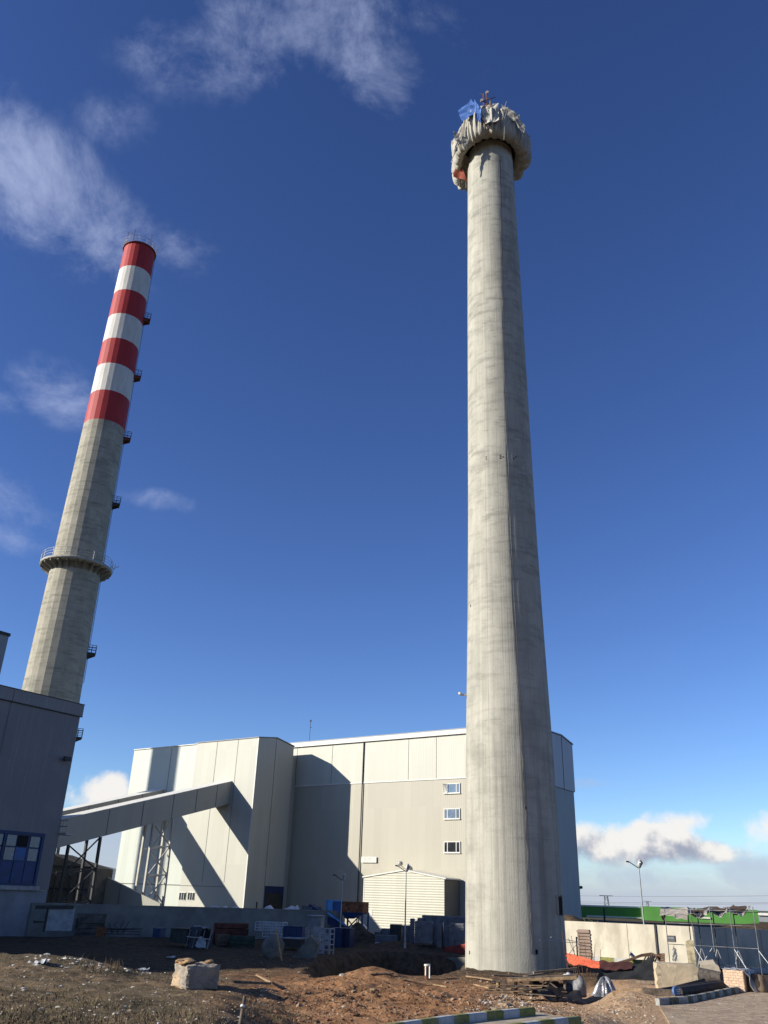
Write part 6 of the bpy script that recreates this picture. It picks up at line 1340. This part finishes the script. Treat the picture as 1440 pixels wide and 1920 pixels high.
scatter('white_rubble', 190, (35, 290, 1789, 1832), .026, [st3, st1], 'white rubble and litter along the crest of the left slope', 'rubble', 3, prob=lambda a, b: np.exp(-((b - 1790 - (a - 40) * .14) / 5.0) ** 2) * (.15 + .85 * (np.sin(a * .09 + 1) > .1)))
scatter('soil_clods', 6500, (470, 1100, 1826, 1925), .0135, [so1, so1, so2, so3], 'crumbly red brown clods over the dug soil mound', 'soil clods', 4, flat=.75)
scatter('soil_clods', 260, (500, 1000, 1840, 1915), .034, [so1, so1, so3], 'larger red brown lumps on the dug soil mound', 'soil clods', 14, flat=.75)
scatter('gravel', 5000, (840, 1440, 1866, 1925), .013, [so3, so3, st2, so1, st1], 'tan rubble spread between the painted kerbs', 'gravel', 5)
def scat_on(name, n, px, py, z, size, ml, label, seed):
    rg = np.random.default_rng(seed); mb = MB()
    for k in range(n):
        p = atz(rg.uniform(*px), rg.uniform(*py), z)
        if polydist(np.array([p[0]]), np.array([p[1]]), ROADFULL)[0] < -.05: mb.lump(p, size * rg.uniform(.5, 1.6), size * rg.uniform(.5, 1.4), size * .5, int(k), 1, .3, mi=int(rg.integers(0, len(ml))))
    tag(mb.build(name, ml), label, 'gravel', None, 'stuff')
scat_on('gravel', 130, (1255, 1440), (1856, 1925), RZ + .005, .022, [so3, st2, st1], 'stones and dirt crumbs scattered over the road surface', 88)
scatter('pale_chips', 700, (915, 1010, 1862, 1893), .026, [st1, so3, st2], 'patch of pale stone chips behind the near painted kerb', 'stone chips', 6)
scatter('gravel', 2200, (560, 1440, 1800, 1872), .015, [so2, so1, st2, so3, st1], 'mixed clods and chips on the ground near the tower', 'gravel', 7)
def grass(n, region, h, cols, label, seed, clump=8):
    rg = np.random.default_rng(seed); a = rg.uniform(region[0], region[1], n); b = rg.uniform(region[2], region[3], n); X0, Y0, ok = hits(a, b)
    ok &= fbm(X0, Y0, 2.2, 3, 77) > .0; X0 = X0[ok]; Y0 = Y0[ok]; m_ = len(X0); cnt = rg.integers(clump // 2, clump * 2, m_); big = np.exp(rg.normal(0, .45, m_)); mm = rg.integers(0, len(cols), m_)
    r = np.repeat(np.arange(m_), cnt); N = len(r); B = big[r]; x = X0[r] + rg.normal(0, .11, N) * B; y = Y0[r] + rg.normal(0, .11, N) * B; z = tg(x, y) - .02
    hh = h * B * rg.uniform(.3, 1.2, N); w_ = rg.uniform(.004, .010, N); an = rg.uniform(0, 6.28, N); lx = rg.normal(0, .45, N) * hh; ly = rg.normal(0, .45, N) * hh; dx = np.cos(an) * w_; dy = np.sin(an) * w_
    P = np.stack([np.stack([x - dx, y - dy, z], 1), np.stack([x + dx, y + dy, z], 1), np.stack([x + lx * .4 + dx * .7, y + ly * .4 + dy * .7, z + hh * .6], 1), np.stack([x + lx * .4 - dx * .7, y + ly * .4 - dy * .7, z + hh * .6], 1), np.stack([x + lx, y + ly, z + hh], 1)], 1).reshape(-1, 3)
    q = np.arange(N) * 5; fs = []
    for k in q.tolist(): fs.append((k, k + 1, k + 2, k + 3)); fs.append((k + 3, k + 2, k + 4))
    me = bpy.data.meshes.new('dry_grass'); me.from_pydata(P.tolist(), [], fs); [me.materials.append(c) for c in cols]; me.polygons.foreach_set('material_index', np.repeat(mm[r], 2).astype(np.int32)); me.update()
    o = bpy.data.objects.new('dry_grass', me); COL.objects.link(o); tag(o, label, 'dry grass', None, 'stuff')
pl = mat('dirty_white_film', (.62, .62, .60), .5, var=.2, scale=5)
for k_, (xa, ya, w__, lab) in enumerate([(72, 1812, 34, 'crumpled white plastic film on the left slope near the edge'), (268, 1822, 22, 'scrap of white film beside the tall weeds left of the stone block'), (320, 1796 + 2, 16, 'grey scrap of sheet on the shaded ground above the stone block')]):
    p = ghit(xa, ya); s_ = mpp(p) * w__; o = thing('plastic_scrap', p, lab, 'litter', 'plastic scraps on the left slope')
    crumple('film', [p + V(-s_ / 2, -.2, .10), p + V(s_ / 2, -.25, .12), p + V(s_ * .4, .35, .14), p + V(-s_ * .45, .3, .10)], 9, 7, .07, pl, o, 160 + k_, sm=False, solid=.01)
g1 = mat('straw', (.24, .18, .10), .9, var=.25); g2 = mat('dry_stem', (.15, .105, .06), .9, var=.25); g3 = mat('dull_weed', (.115, .115, .05), .9, var=.25); g4 = mat('dark_weed', (.07, .058, .035), .9)
grass(3400, (-60, 560, 1785, 1930), .05, [g1, g2, g3, g2, g4], 'short dry grass and weeds covering the left slope', 51)
grass(70, (120, 290, 1793, 1822), .26, [g2, g1], 'taller tufts of straw-coloured weeds on the crest', 52, 16)
# shrubs and scrub behind the retaining wall
def scrub():
    rg = np.random.default_rng(60); vs = []; fs = []
    for k in range(2600):
        u = rg.random(); s = rg.uniform(wallk(1062), wallk(1480)); d = rg.uniform(.8, 7); p = RW + re_ * s + rn * d; z = float(tg(p[0], p[1]))
        hgt = .25 + .5 * max(0, float(fbm(np.array([p[0]]), np.array([p[1]]), 3, 3, 9)[0]) + .2); c = V(p[0] + rg.normal(0, .2), p[1], z + rg.random() * hgt); r = rg.uniform(.05, .16); q = len(vs); a = rg.normal(size=3); b = rg.normal(size=3); a /= np.linalg.norm(a); b /= np.linalg.norm(b)
        vs += [tuple(c + a * r), tuple(c + b * r), tuple(c - a * r), tuple(c - b * r)]; fs.append((q, q + 1, q + 2, q + 3))
    me = bpy.data.meshes.new('scrub'); me.from_pydata(vs, [], fs); me.materials.append(mat('scrub_leaf', (.085, .10, .05), .9, var=.35, scale=1.5)); me.update(); o = bpy.data.objects.new('scrub', me); COL.objects.link(o); tag(o, 'low dull green scrub on the bank behind the retaining wall', 'scrub', None, 'stuff')
scrub()
